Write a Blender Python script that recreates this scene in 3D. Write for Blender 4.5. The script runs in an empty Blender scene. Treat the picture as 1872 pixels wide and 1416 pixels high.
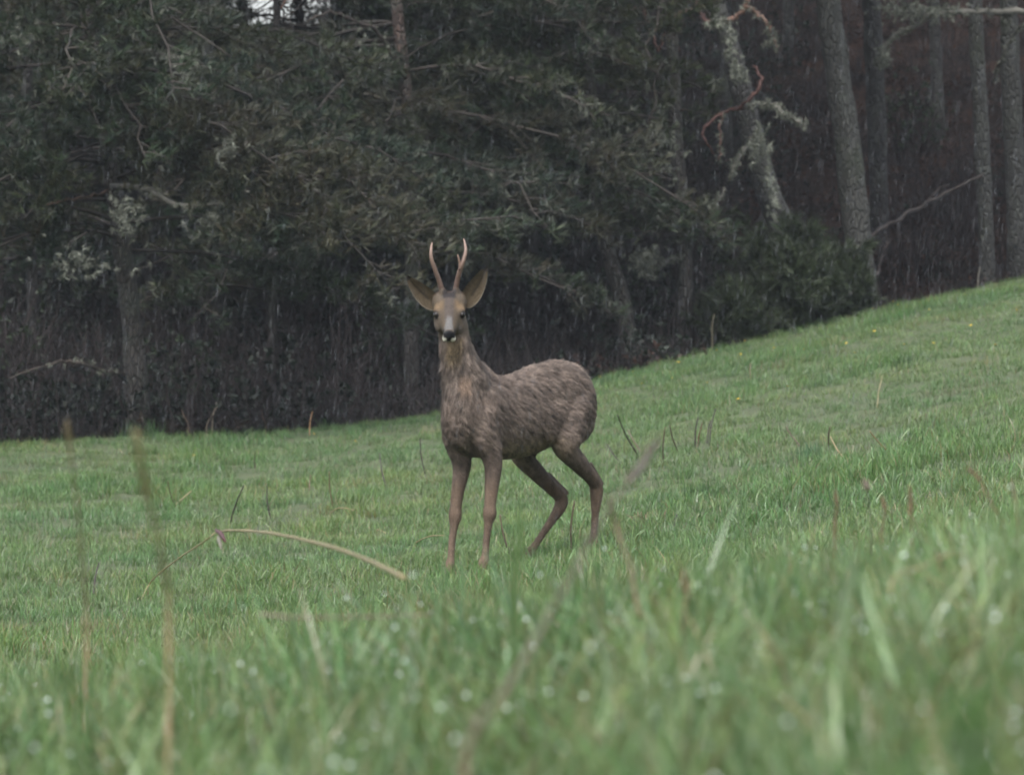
import bpy, math, random
import numpy as np
from mathutils import Vector, Matrix, noise

SC = bpy.context.scene
COL = SC.collection
R = math.radians

# ------------------------------------------------------------------ camera
EYE = 0.57                       # lens height above the turf under the deer
FPX = 11893.0                    # focal length in photograph pixels (1872 wide)
cam_data = bpy.data.cameras.new("camera")
cam = bpy.data.objects.new("camera", cam_data)
COL.objects.link(cam)
cam_data.sensor_width = 36.0
cam_data.lens = 36.0 * FPX / 1872.0
cam.location = (0, 0, EYE)
cam.rotation_euler = (R(90) + math.atan((760 - 708) / FPX), 0, 0)
cam_data.clip_start = 0.1
cam_data.clip_end = 1500
cam_data.dof.use_dof = True
cam_data.dof.focus_distance = 24.8
cam_data.dof.aperture_fstop = 12.0
SC.camera = cam

# ------------------------------------------------------------------ world, sun, exposure
HAZE = 0.00040
SUN_EL, SUN_ROT = 58, 200
world = bpy.data.worlds.new("World")
SC.world = world
world.use_nodes = True
wn = world.node_tree
wn.nodes.clear()
w_out = wn.nodes.new("ShaderNodeOutputWorld")
w_bg = wn.nodes.new("ShaderNodeBackground")
w_sky = wn.nodes.new("ShaderNodeTexSky")
w_sky.sky_type = 'NISHITA'
w_sky.sun_disc = False
w_sky.sun_elevation = R(SUN_EL)
w_sky.sun_rotation = R(SUN_ROT)
w_sky.air_density = 1.0
w_sky.dust_density = 4.0
w_sky.ozone_density = 1.0
w_hsv = wn.nodes.new("ShaderNodeHueSaturation")      # overcast: the blue is washed to grey
w_hsv.inputs['Saturation'].default_value = 0.33
w_hsv.inputs['Value'].default_value = 1.0
wn.links.new(w_sky.outputs[0], w_hsv.inputs['Color'])
wn.links.new(w_hsv.outputs[0], w_bg.inputs[0])
w_bg.inputs[1].default_value = 0.13
wn.links.new(w_bg.outputs[0], w_out.inputs[0])

sun_d = bpy.data.lights.new("sun", 'SUN')
sun_d.energy = 0.8
sun_d.angle = R(40)
sun_d.color = (1.0, 0.97, 0.93)
sun = bpy.data.objects.new("sun", sun_d)
COL.objects.link(sun)
# Nishita: rotation 0 puts the sun towards +Y, growing clockwise seen from above
_a = R(SUN_ROT)
_sd = Vector((math.sin(_a) * math.cos(R(SUN_EL)), math.cos(_a) * math.cos(R(SUN_EL)), math.sin(R(SUN_EL))))
sun.rotation_euler = _sd.to_track_quat('Z', 'Y').to_euler()

vs = SC.view_settings
vs.view_transform = 'Standard'
vs.look = 'None'
vs.exposure = 1.7
vs.gamma = 1.0
vs.use_curve_mapping = False

SC.render.engine = 'CYCLES'
cy = SC.cycles
cy.max_bounces = 6
cy.diffuse_bounces = 3
cy.glossy_bounces = 2
cy.transmission_bounces = 4
cy.transparent_max_bounces = 8
cy.volume_bounces = 0
cy.caustics_reflective = False
cy.caustics_refractive = False
cy.use_denoising = True
cy.denoiser = 'OPENIMAGEDENOISE'
cy.denoising_input_passes = 'RGB_ALBEDO_NORMAL'
cy.denoising_prefilter = 'ACCURATE'
cy.filter_width = 1.9
cy.use_adaptive_sampling = False
cy.sample_clamp_indirect = 3.0

rng = np.random.default_rng(7)

# ------------------------------------------------------------------ helpers
def P(u, v, d):
    """the place seen at photograph pixel (u, v) at distance d"""
    return np.array([(u - 936.0) / FPX * d, d, EYE + (760.0 - v) / FPX * d])

def col(c):
    return (c[0], c[1], c[2], 1.0)

class Geo:
    """collects vertices, faces and a colour per vertex for one mesh"""
    def __init__(self):
        self.v, self.f3, self.f4, self.c, self.n = [], [], [], [], 0
    def add(self, v, f3=None, f4=None, c=None):
        v = np.asarray(v, dtype=np.float64).reshape(-1, 3)
        if f3 is not None and len(f3):
            self.f3.append(np.asarray(f3, dtype=np.int64) + self.n)
        if f4 is not None and len(f4):
            self.f4.append(np.asarray(f4, dtype=np.int64) + self.n)
        self.v.append(v)
        if c is None:
            c = (1, 1, 1)
        c = np.asarray(c, dtype=np.float32)
        if c.ndim == 1:
            c = np.tile(c, (len(v), 1))
        self.c.append(c)
        self.n += len(v)
    def mesh(self, name, mats, smooth=True):
        v = np.concatenate(self.v)
        c = np.concatenate(self.c)
        f3 = np.concatenate(self.f3) if self.f3 else np.zeros((0, 3), int)
        f4 = np.concatenate(self.f4) if self.f4 else np.zeros((0, 4), int)
        me = bpy.data.meshes.new(name)
        me.vertices.add(len(v))
        me.vertices.foreach_set("co", v.astype(np.float32).ravel())
        loops = np.concatenate([f3.ravel(), f4.ravel()]).astype(np.int32)
        tot = np.concatenate([np.full(len(f3), 3), np.full(len(f4), 4)]).astype(np.int32)
        start = np.concatenate([[0], np.cumsum(tot)[:-1]]).astype(np.int32)
        me.loops.add(len(loops))
        me.loops.foreach_set("vertex_index", loops)
        me.polygons.add(len(tot))
        me.polygons.foreach_set("loop_start", start)
        me.polygons.foreach_set("loop_total", tot)
        me.update(calc_edges=True)
        me.validate()
        at = me.color_attributes.new("col", 'FLOAT_COLOR', 'POINT')
        rgba = np.ones((len(v), 4), dtype=np.float32)
        rgba[:, :3] = c
        at.data.foreach_set("color", rgba.ravel())
        if smooth:
            me.polygons.foreach_set("use_smooth", np.ones(len(tot), dtype=bool))
        for m in (mats if isinstance(mats, (list, tuple)) else [mats]):
            me.materials.append(m)
        return me

def link(name, data, parent=None, loc=None):
    o = bpy.data.objects.new(name, data)
    COL.objects.link(o)
    if parent is not None:
        o.parent = parent
    if loc is not None:
        o.location = loc
    return o

def tag(o, label=None, cat=None, group=None, kind=None):
    if label: o["label"] = label
    if cat: o["category"] = cat
    if group: o["group"] = group
    if kind: o["kind"] = kind
    return o

def empty(name, loc, label, cat, group=None):
    o = link(name, None, loc=tuple(float(x) for x in loc))
    return tag(o, label, cat, group)

def smooth_path(pts, n):
    """Catmull-Rom through rows of any width, n samples"""
    p = np.asarray(pts, float)
    if len(p) == 2:
        t = np.linspace(0, 1, n)[:, None]
        return p[0] * (1 - t) + p[1] * t
    q = np.vstack([2 * p[0] - p[1], p, 2 * p[-1] - p[-2]])
    t = np.linspace(0, len(p) - 1 - 1e-9, n)
    i = t.astype(int)
    s = (t - i)[:, None]
    a, b, c, d = q[i], q[i + 1], q[i + 2], q[i + 3]
    return 0.5 * (2 * b + (c - a) * s + (2 * a - 5 * b + 4 * c - d) * s ** 2 + (3 * b - a - 3 * c + d) * s ** 3)

def tube(geo, path, rad, sides=6, c=(1, 1, 1), rough=0.0, seed=0, cap=True):
    """a tube along path (n,3) with radii (n,); rough displaces the radius"""
    path = np.asarray(path, float)
    n = len(path)
    rad = np.broadcast_to(np.asarray(rad, float), (n,))
    t = np.gradient(path, axis=0)
    t /= np.linalg.norm(t, axis=1)[:, None] + 1e-12
    ref = np.array([0.31, 0.95, 0.05]) if abs(t[0][1]) < 0.9 else np.array([1.0, 0, 0])
    a = np.cross(t, ref); a /= np.linalg.norm(a, axis=1)[:, None] + 1e-12
    b = np.cross(t, a)
    th = np.linspace(0, 2 * np.pi, sides, endpoint=False)
    rr = rad[:, None] * np.ones((1, sides))
    if rough:
        g = np.random.default_rng(seed)
        nz = g.normal(0, 1, (n, sides))
        nz = (nz + np.roll(nz, 1, 1) * 0.5 + np.roll(nz, 1, 0) * 0.7) / 1.3
        rr = rr * (1 + rough * nz)
    v = path[:, None, :] + rr[..., None] * (np.cos(th)[None, :, None] * a[:, None, :] + np.sin(th)[None, :, None] * b[:, None, :])
    v = v.reshape(-1, 3)
    i = np.arange(n - 1)[:, None] * sides
    j = np.arange(sides)[None, :]
    k = (j + 1) % sides
    f = np.stack([i + j, i + k, i + sides + k, i + sides + j], -1).reshape(-1, 4)
    cc = np.asarray(c, float)
    if cc.ndim == 2:
        cc = np.repeat(cc, sides, 0)
    else:
        cc = np.tile(cc, (len(v), 1))
    f3 = []
    if cap:
        v = np.vstack([v, path[0], path[-1]])
        cc = np.vstack([cc, cc[0], cc[-1]])
        m = n * sides
        for q in range(sides):
            f3.append((m, (q + 1) % sides, q))
            f3.append((m + 1, (n - 1) * sides + q, (n - 1) * sides + (q + 1) % sides))
    geo.add(v, f3, f, cc)

def _hash(i, j, k, seed):
    h = (i * 374761393 + j * 668265263 + k * 2147483647 + seed * 1274126177) & 0xFFFFFFFF
    h = ((h ^ (h >> 13)) * 1274126177) & 0xFFFFFFFF
    h = (h ^ (h >> 16)) & 0xFFFF
    return h / 32767.5 - 1.0

def vnoise(x, y, z=0.0, seed=0, octaves=2):
    """smooth value noise, about -1..1"""
    x, y, z = np.broadcast_arrays(np.asarray(x, float), np.asarray(y, float), np.asarray(z, float))
    tot = np.zeros(x.shape); amp = 1.0; norm = 0.0
    for o in range(octaves):
        q = 2.03 ** o
        X, Y, Z = x * q + 11.3 * o, y * q + 5.1 * o, z * q + 3.7 * o
        i, j, k = np.floor(X).astype(np.int64), np.floor(Y).astype(np.int64), np.floor(Z).astype(np.int64)
        u, v, w = X - i, Y - j, Z - k
        u, v, w = u * u * (3 - 2 * u), v * v * (3 - 2 * v), w * w * (3 - 2 * w)
        r = 0
        for a in (0, 1):
            for b in (0, 1):
                for c in (0, 1):
                    r = r + _hash(i + a, j + b, k + c, seed + o) * (u if a else 1 - u) * (v if b else 1 - v) * (w if c else 1 - w)
        tot += amp * r; norm += amp; amp *= 0.5
    return tot / norm * 1.3

# ------------------------------------------------------------------ materials
def new_mat(name):
    m = bpy.data.materials.new(name)
    m.use_nodes = True
    nt = m.node_tree
    b = nt.nodes.get("Principled BSDF")
    return m, nt, b

def N(nt, t, **kw):
    n = nt.nodes.new(t)
    for k, v in kw.items():
        if k in n.inputs.keys() if isinstance(k, str) else False:
            n.inputs[k].default_value = v
        else:
            setattr(n, k, v)
    return n

def mixrgb(nt, fac, a, b, mode='MIX'):
    m = nt.nodes.new("ShaderNodeMix")
    m.data_type = 'RGBA'
    m.blend_type = mode
    for sock, val in ((m.inputs[0], fac), (m.inputs[6], a), (m.inputs[7], b)):
        if hasattr(val, "is_output"):
            nt.links.new(val, sock)
        elif isinstance(val, (tuple, list)):
            sock.default_value = col(val)
        else:
            sock.default_value = val
    return m.outputs[2]

def noise_tex(nt, scale, detail=3, rough=0.55, vec=None, ramp=None, dist=0.0):
    n = nt.nodes.new("ShaderNodeTexNoise")
    n.inputs['Scale'].default_value = scale
    n.inputs['Detail'].default_value = detail
    n.inputs['Roughness'].default_value = rough
    n.inputs['Distortion'].default_value = dist
    if vec is not None:
        nt.links.new(vec, n.inputs['Vector'])
    out = n.outputs[0]
    if ramp:
        r = nt.nodes.new("ShaderNodeMapRange")
        r.inputs[1].default_value, r.inputs[2].default_value = ramp
        nt.links.new(out, r.inputs[0])
        out = r.outputs[0]
    return out

def world_pos(nt, scale=(1, 1, 1)):
    g = nt.nodes.new("ShaderNodeNewGeometry")
    m = nt.nodes.new("ShaderNodeVectorMath")
    m.operation = 'MULTIPLY'
    m.inputs[1].default_value = scale
    nt.links.new(g.outputs['Position'], m.inputs[0])
    return m.outputs[0]

def attr(nt, name="col", kind='GEOMETRY'):
    a = nt.nodes.new("ShaderNodeAttribute")
    a.attribute_name = name
    a.attribute_type = kind
    return a

def bump(nt, b, h, strength=0.5, dist=0.01):
    n = nt.nodes.new("ShaderNodeBump")
    n.inputs['Strength'].default_value = strength
    n.inputs['Distance'].default_value = dist
    nt.links.new(h, n.inputs['Height'])
    nt.links.new(n.outputs[0], b.inputs['Normal'])

def vcol_mat(name, rough=0.7, spec=0.4, nscale=60, namp=0.35, transl=0.0, bump_s=0.0):
    """base colour from the mesh's colour attribute, broken up by fine noise"""
    m, nt, b = new_mat(name)
    a = attr(nt)
    nz = noise_tex(nt, nscale, 3, ramp=(0.3, 0.7), vec=world_pos(nt))
    r = nt.nodes.new("ShaderNodeMapRange")
    r.inputs[3].default_value = 1 - namp
    r.inputs[4].default_value = 1 + namp
    nt.links.new(nz, r.inputs[0])
    vm = nt.nodes.new("ShaderNodeVectorMath"); vm.operation = 'SCALE'
    nt.links.new(a.outputs['Color'], vm.inputs[0]); nt.links.new(r.outputs[0], vm.inputs['Scale'])
    nt.links.new(vm.outputs[0], b.inputs['Base Color'])
    b.inputs['Roughness'].default_value = rough
    b.inputs['Specular IOR Level'].default_value = spec
    if bump_s:
        bump(nt, b, nz, bump_s)
    if transl:
        tr = nt.nodes.new("ShaderNodeBsdfTranslucent")
        nt.links.new(vm.outputs[0], tr.inputs[0])
        mx = nt.nodes.new("ShaderNodeMixShader")
        mx.inputs[0].default_value = transl
        out = nt.nodes.get("Material Output")
        nt.links.new(b.outputs[0], mx.inputs[1]); nt.links.new(tr.outputs[0], mx.inputs[2])
        nt.links.new(mx.outputs[0], out.inputs[0])
    return m
# ------------------------------------------------------------------ terrain
def softplus(x, w):
    return w * np.logaddexp(0, x / w)

_KY = np.array([-30, 0, 3, 6, 8.5, 10.5, 13, 16, 20, 25, 30, 36, 42, 48, 54, 62, 90])
_KZ = np.array([-.75, -.50, -.44, -.405, -.385, -.42, -.50, -.565, -.60, -.585, -.50, -.245, .045, .245, .42, .55, .9])
def ease(y):
    y = np.asarray(y, float)
    # smooth interpolation: average a few shifted linear ones
    return sum(np.interp(y + o, _KY, _KZ) for o in (-1.6, -0.8, 0, 0.8, 1.6)) / 5

def edge_y(x):
    """where the meadow stops and the wood begins"""
    return 41.5 + 1.1 * np.sin(x * 0.35 + 1.0) + 7.5 / (1 + np.exp(-(x - 1.4) * 1.1))

def meadow_z(x, y):
    x = np.asarray(x, float); y = np.asarray(y, float)
    k = 0.205
    lean = k * (softplus(x + 0.9, 0.55) - softplus(np.array(0.9), 0.55))
    lean = lean - 0.018 * softplus(-(x + 2.5), 0.8)
    far = np.clip(np.abs(x) - 14, 0, None)
    lean = np.where(x > 14, k * 13.1 + 0.06 * (x - 14), lean)
    sc = np.interp(y, [0, 6, 20, 60], [0.55, 0.9, 1.0, 1.0])
    z = EYE + ease(y) + lean * sc
    z = z + 0.018 * vnoise(x * 0.9, y * 0.6, 0, 1) * np.clip(y / 10, 0, 1) + 0.03 * vnoise(x * 0.25, y * 0.17, 0, 2) * np.clip((y - 26) / 10, 0, 1)
    # a small hump under the pine at the left edge of the wood
    z = z + 0.05 * np.exp(-((x + 2.45) / 0.55) ** 2 - ((y - 42) / 1.5) ** 2)
    return z

def wood_z(x, y):
    e = edge_y(x)
    s = np.clip(y - e, 0, None)
    base = meadow_z(x, np.minimum(y, e))
    dip = -0.30 * (1 - np.exp(-s / 1.0))
    bank = np.interp(x, [-60, -5, -2.6, -1.0, 1.0, 3, 60], [0.20, 0.20, 0.185, 0.21, 0.24, 0.30, 0.34])
    rise = bank * np.clip(s - 2.0, 0, 40)
    top = np.interp(x, [-60, -6, -2.6, -1.0, 1, 5, 60], [5.6, 5.0, 3.45, 5.2, 6.6, 9.0, 10.0])
    z = base + dip + np.minimum(rise, top)
    return z + np.where(s > 0, 0.10 * vnoise(x * 0.8, y * 0.7, 0, 3) * np.clip(s / 3, 0, 1), 0)

def ground_z(x, y):
    return np.where(np.asarray(y) <= edge_y(x), meadow_z(x, y), wood_z(x, y))

def gz(x, y):
    return float(ground_z(np.array(x), np.array(y)))

XS = np.unique(np.concatenate([np.arange(-140, -12, 8.0), np.arange(-12, -5, 1.0), np.arange(-5, 6.01, 0.16), np.arange(6.5, 14, 0.9), np.arange(14, 141, 8.0)]))
# meadow: rows follow the wood's edge so that both sheets share it
TM = np.unique(np.concatenate([np.linspace(-0.6, 0, 8), np.linspace(0, 1, 150)]))
def sheet(ts, yfun, zfun):
    X, T = np.meshgrid(XS, ts, indexing='xy')
    Y = yfun(X, T)
    Z = zfun(X, Y)
    nx = len(XS)
    i = np.arange(len(ts) - 1)[:, None] * nx; j = np.arange(nx - 1)[None]
    f = np.stack([i + j, i + j + 1, i + nx + j + 1, i + nx + j], -1).reshape(-1, 4)
    return np.stack([X, Y, Z], -1).reshape(-1, 3), f

m_meadow, nt, b = new_mat("meadow_soil_and_thatch")
wp = world_pos(nt)
c1 = mixrgb(nt, noise_tex(nt, 2.5, 4, vec=wp, ramp=(0.35, 0.65)), (0.035, 0.060, 0.018), (0.060, 0.085, 0.030))
c2 = mixrgb(nt, noise_tex(nt, 45, 4, vec=wp, ramp=(0.45, 0.7)), c1, (0.060, 0.050, 0.028))
nt.links.new(c2, b.inputs['Base Color']); b.inputs['Roughness'].default_value = 0.9
bump(nt, b, noise_tex(nt, 60, 4, vec=wp), 0.8, 0.03)
v, f = sheet(TM, lambda X, T: np.where(T < 0, T * 100, T * edge_y(X)), meadow_z)
g = Geo(); g.add(v, None, f)
o = link("meadow_ground", g.mesh("meadow_ground", m_meadow)); tag(o, "grassy meadow sloping up to the right behind the deer", kind="structure")

m_litter, nt, b = new_mat("forest_litter")
wp = world_pos(nt)
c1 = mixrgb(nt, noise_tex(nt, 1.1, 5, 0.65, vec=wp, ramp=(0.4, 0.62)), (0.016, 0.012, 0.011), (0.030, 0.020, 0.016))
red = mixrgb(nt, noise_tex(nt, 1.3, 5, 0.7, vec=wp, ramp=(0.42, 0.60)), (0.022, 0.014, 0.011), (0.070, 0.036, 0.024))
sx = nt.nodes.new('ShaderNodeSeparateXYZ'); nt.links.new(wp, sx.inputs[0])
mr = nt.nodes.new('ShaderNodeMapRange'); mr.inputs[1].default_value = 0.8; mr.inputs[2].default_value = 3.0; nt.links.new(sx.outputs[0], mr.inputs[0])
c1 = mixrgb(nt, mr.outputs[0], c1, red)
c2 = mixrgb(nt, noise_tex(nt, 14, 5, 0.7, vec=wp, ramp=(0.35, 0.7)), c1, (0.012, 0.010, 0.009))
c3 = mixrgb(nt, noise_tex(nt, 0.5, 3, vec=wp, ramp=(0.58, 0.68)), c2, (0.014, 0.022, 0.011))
nt.links.new(c3, b.inputs['Base Color']); b.inputs['Roughness'].default_value = 0.95; b.inputs['Specular IOR Level'].default_value = 0.08
bump(nt, b, noise_tex(nt, 9, 6, 0.7, vec=wp), 1.0, 0.12)
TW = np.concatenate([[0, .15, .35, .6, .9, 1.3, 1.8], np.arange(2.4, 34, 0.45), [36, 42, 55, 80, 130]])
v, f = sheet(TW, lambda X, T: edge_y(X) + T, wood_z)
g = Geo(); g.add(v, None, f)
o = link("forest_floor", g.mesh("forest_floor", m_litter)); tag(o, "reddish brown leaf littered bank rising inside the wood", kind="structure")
# ------------------------------------------------------------------ the wood
m_bark, nt, b = new_mat("pine_bark")
wp = world_pos(nt, (1, 1, 0.35))
a_ = attr(nt)
plates = nt.nodes.new("ShaderNodeTexVoronoi"); plates.feature = 'DISTANCE_TO_EDGE'; plates.inputs['Scale'].default_value = 42
nt.links.new(wp, plates.inputs['Vector'])
pr = nt.nodes.new("ShaderNodeMapRange"); pr.inputs[2].default_value = 0.20
nt.links.new(plates.outputs[0], pr.inputs[0])
dark = mixrgb(nt, 0.50, a_.outputs['Color'], (0.012, 0.010, 0.009))
c1 = mixrgb(nt, pr.outputs[0], dark, a_.outputs['Color'])
wp2 = world_pos(nt)
c2 = mixrgb(nt, noise_tex(nt, 5.5, 6, 0.75, vec=wp2, ramp=(0.50, 0.66)), c1, (0.054, 0.058, 0.048))     # lichen crust
c3 = mixrgb(nt, noise_tex(nt, 1.8, 4, 0.6, vec=wp2, ramp=(0.55, 0.75)), c2, (0.030, 0.038, 0.018))      # moss
nt.links.new(c3, b.inputs['Base Color']); b.inputs['Roughness'].default_value = 0.75
bump(nt, b, pr.outputs[0], 0.8, 0.03)
m_wood = vcol_mat("branch_wood", 0.7, 0.3, 22, 0.45, bump_s=0.5)
m_needles = vcol_mat("pine_needles", 0.5, 0.35, 7, 0.35, transl=0.25)
m_lichen = vcol_mat("beard_lichen", 0.9, 0.1, 30, 0.35, transl=0.2)

def clump_template(k, spread, length, width, seed):
    g = np.random.default_rng(seed)
    T = []
    for _ in range(k):
        th = g.uniform(0, 2 * np.pi); ph = abs(g.normal(0, spread))
        d = np.array([math.sin(ph) * math.cos(th), math.sin(ph) * math.sin(th), math.cos(ph)])
        s = np.cross(d, g.normal(0, 1, 3)); s /= np.linalg.norm(s)
        o = np.array([0, 0, g.uniform(-0.5, 0.35) * length])
        L = length * g.uniform(0.7, 1.15)
        T.append([o - s * width, o + s * width, o + d * L])
    return np.array(T)
NEEDLE_T = [clump_template(20, 0.75, 0.062, 0.0030, 11 + q) for q in range(4)]
LICHEN_T = [clump_template(16, 0.9, 0.045, 0.0055, 31 + q) for q in range(3)]

def orient(dirs, g):
    z = dirs / (np.linalg.norm(dirs, axis=1)[:, None] + 1e-9)
    r = g.normal(0, 1, z.shape)
    x = np.cross(r, z); x /= np.linalg.norm(x, axis=1)[:, None] + 1e-9
    y = np.cross(z, x)
    return np.stack([x, y, z], 2)          # columns

def scatter(geo, tmpls, pos, dirs, scale, cols, g):
    pos = np.asarray(pos); dirs = np.asarray(dirs); scale = np.asarray(scale); cols = np.asarray(cols)
    Rm = orient(dirs, g)
    pick = g.integers(0, len(tmpls), len(pos))
    for q, T in enumerate(tmpls):
        m = pick == q
        if not m.any(): continue
        K = len(T)
        loc = T.reshape(-1, 3)
        v = np.einsum('mij,kj->mki', Rm[m], loc) * scale[m][:, None, None] + pos[m][:, None, :]
        n = m.sum()
        c = np.repeat(cols[m], K * 3, 0)
        c = c * np.repeat(g.uniform(0.6, 1.4, n * K), 3)[:, None]
        geo.add(v.reshape(-1, 3), np.arange(n * K * 3).reshape(-1, 3), None, c)

GREENS = np.array([(0.027, 0.040, 0.021), (0.022, 0.034, 0.024), (0.038, 0.044, 0.020), (0.044, 0.038, 0.023), (0.028, 0.047, 0.024)])

def to_uv(p):
    return 936 + p[..., 0] / p[..., 1] * FPX, 760 - (p[..., 2] - EYE) / p[..., 1] * FPX

def bough(tree, start, az, L, rise, sag, g, acc, hue, wood=(0.035, 0.028, 0.023), green=1.0, lichen=0.25, r0=0.010, dens=1.2, cs=1.2):
    """one limb with its side twigs (one mesh); needle and lichen clumps go to acc"""
    n = 9
    t = np.linspace(0, 1, n)
    h = np.array([math.cos(az), math.sin(az), 0])
    sidev = np.array([-h[1], h[0], 0])
    wob = g.normal(0, 0.055, (n, 3)).cumsum(0) * L * 0.5 * t[:, None]
    main = start + h * (L * t)[:, None] + UP3 * (L * (rise * t - sag * t ** 2))[:, None] + wob
    geo = Geo()
    tube(geo, main, r0 * (1 - t) ** 0.8 + 0.004, 6, wood, rough=0.12, seed=int(g.integers(1e6)))
    ns = max(5, int(L * 12 * dens))
    for s in range(ns):
        tt = g.uniform(0.18, 1.0)
        p0 = np.array([np.interp(tt, t, main[:, k]) for k in range(3)])
        sd = 1 if s % 2 else -1
        l = L * g.uniform(0.22, 0.42) * (1.15 - 0.75 * tt)
        d = h * g.uniform(0.4, 0.9) + sidev * sd * g.uniform(0.5, 1.0) + UP3 * g.uniform(-0.25, 0.35)
        d /= np.linalg.norm(d)
        tw = np.linspace(0, 1, 5)
        pth = p0 + d * (l * tw)[:, None] - UP3 * (l * g.uniform(0.1, 0.5) * tw ** 2)[:, None] + g.normal(0, 0.012, (5, 3)) * tw[:, None]
        tube(geo, pth[[0, 2, 4]], (0.006, 0.004, 0.002), 3, np.array(wood) * g.uniform(0.7, 1.3), cap=False)
        m = max(2, int(l / 0.040 * dens))
        for q in range(m):
            u = g.uniform(0.2, 1.0)
            pp = np.array([np.interp(u, tw, pth[:, k]) for k in range(3)]) + g.normal(0, 0.028, 3)
            if g.random() < lichen * (1.2 - u):
                acc['lp'].append(pp - UP3 * 0.02); acc['ld'].append(-UP3 + g.normal(0, 0.35, 3)); acc['ls'].append(g.uniform(0.6, 1.5) * cs)
                acc['lc'].append(np.array((0.062, 0.066, 0.053)) * g.uniform(0.5, 1.3))
            elif g.random() < green:
                c = GREENS[hue] * 0.6 + GREENS[g.integers(0, 5)] * 0.4
                acc['np'].append(pp); acc['nd'].append(d + UP3 * g.uniform(0.1, 0.9) + g.normal(0, 0.25, 3)); acc['ns'].append(g.uniform(0.75, 1.4) * cs)
                acc['nc'].append(c * g.uniform(0.75, 1.35))
    o = link("branch", geo.mesh("branch", m_wood), tree)
    return main

UP3 = np.array([0.0, 0, 1.0])

def trunk_path(rows, top=None):
    """rows: (u, v, d, half width in photograph pixels) from the foot up"""
    P4 = [list(P(u, v, d)) + [w * d / FPX] for (u, v, d, w) in rows]
    P4[0][2] = gz(P4[0][0], P4[0][1]) - 0.12
    if top:
        a, c = np.array(P4[-2]), np.array(P4[-1])
        e = c[:3] - a[:3]; e /= np.linalg.norm(e)
        e = e * 0.35 + UP3 * 0.65; e /= np.linalg.norm(e)
        P4.append(list(c[:3] + e * top * 0.5) + [c[3] * 0.75])
        P4.append(list(c[:3] + e * top * 0.5 + UP3 * top * 0.5) + [c[3] * 0.3])
    return np.array(P4)

def pine(rows, label, seed, boughs=(), top=5.0, bark_low=(0.046, 0.040, 0.035), bark_high=(0.075, 0.038, 0.026), redfrom=2.6, group=None, crownup=True,
         green=1.0, lichen=0.25, name="pine_tree", r_sides=12, extra=None, hue=None, dens=1.0):
    g = np.random.default_rng(seed)
    P4 = trunk_path(rows, top)
    base = P4[0][:3].copy()
    tree = empty(name, base, label, "tree", group)
    sp = smooth_path(P4, 46)
    sp[:, :3] -= base
    z = sp[:, 2]
    k = np.clip((z - redfrom) / 1.2, 0, 1)[:, None]
    cc = np.array(bark_low) * (1 - k) + np.array(bark_high) * k
    cc = cc * g.uniform(0.8, 1.2, (len(sp), 1))
    flare = 1 + 0.45 * np.exp(-np.arange(len(sp)) / 1.6)
    geo = Geo()
    tube(geo, sp[:, :3], sp[:, 3] * flare, r_sides, cc, rough=0.055, seed=seed)
    link("trunk", geo.mesh("trunk", m_bark), tree)
    acc = {k_: [] for k_ in ('lp', 'ld', 'ls', 'lc', 'np', 'nd', 'ns', 'nc')}
    def at_z(zz):
        return np.array([np.interp(zz, z, sp[:, q]) for q in range(3)])
    for (z0, z1, n, L0, L1, a0, a1, sag) in boughs:
        for q in range(n):
            zz = g.uniform(z0, z1)
            h_ = int(g.integers(0, 5)) if hue is None else hue
            bough(tree, at_z(zz), R(g.uniform(a0, a1)), g.uniform(L0, L1), g.uniform(-0.05, 0.3), sag * g.uniform(0.6, 1.3), g, acc, h_,
                  wood=np.array((0.030, 0.025, 0.021)) * g.uniform(0.6, 1.4) if zz < redfrom + 0.8 or g.random() < 0.5 else np.array((0.070, 0.034, 0.022)), green=green, lichen=lichen, dens=dens)
    if crownup and top:
        for q in range(16):            # the crown above the picture: sparser, coarser
            zz = g.uniform(4.0, z.max())
            bough(tree, at_z(zz), R(g.uniform(0, 360)), g.uniform(1.5, 2.8) * (1.25 - 0.5 * zz / z.max()), 0.25, 0.25, g, acc, int(g.integers(0, 5)), lichen=0.1, dens=0.40, cs=3.2)
    if extra: extra(tree, base, acc, g)
    def keep(pts):                     # a thin spot in the crowns lets the sky through, as in the photograph
        w = np.asarray(pts) + base
        u, v = to_uv(w)
        nz = vnoise(u / 26.0, v / 26.0, 0, 77)
        q = ((u - 530) / 85.0) ** 2 + ((v - 4) / 80.0) ** 2
        return ~((q < 1.0) & (nz > -0.55 + 0.7 * q))
    for pk, tm, mat, nm in (('n', NEEDLE_T, m_needles, "crown"), ('l', LICHEN_T, m_lichen, "lichen")):
        if acc[pk + 'p']:
            kk = keep(acc[pk + 'p'])
            geo = Geo()
            scatter(geo, tm, np.array(acc[pk + 'p'])[kk], np.array(acc[pk + 'd'])[kk], np.array(acc[pk + 's'])[kk], np.array(acc[pk + 'c'])[kk], g)
            o = link(nm, geo.mesh(nm, mat, smooth=False), tree)
            o["kind"] = "stuff"
    return tree

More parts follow.
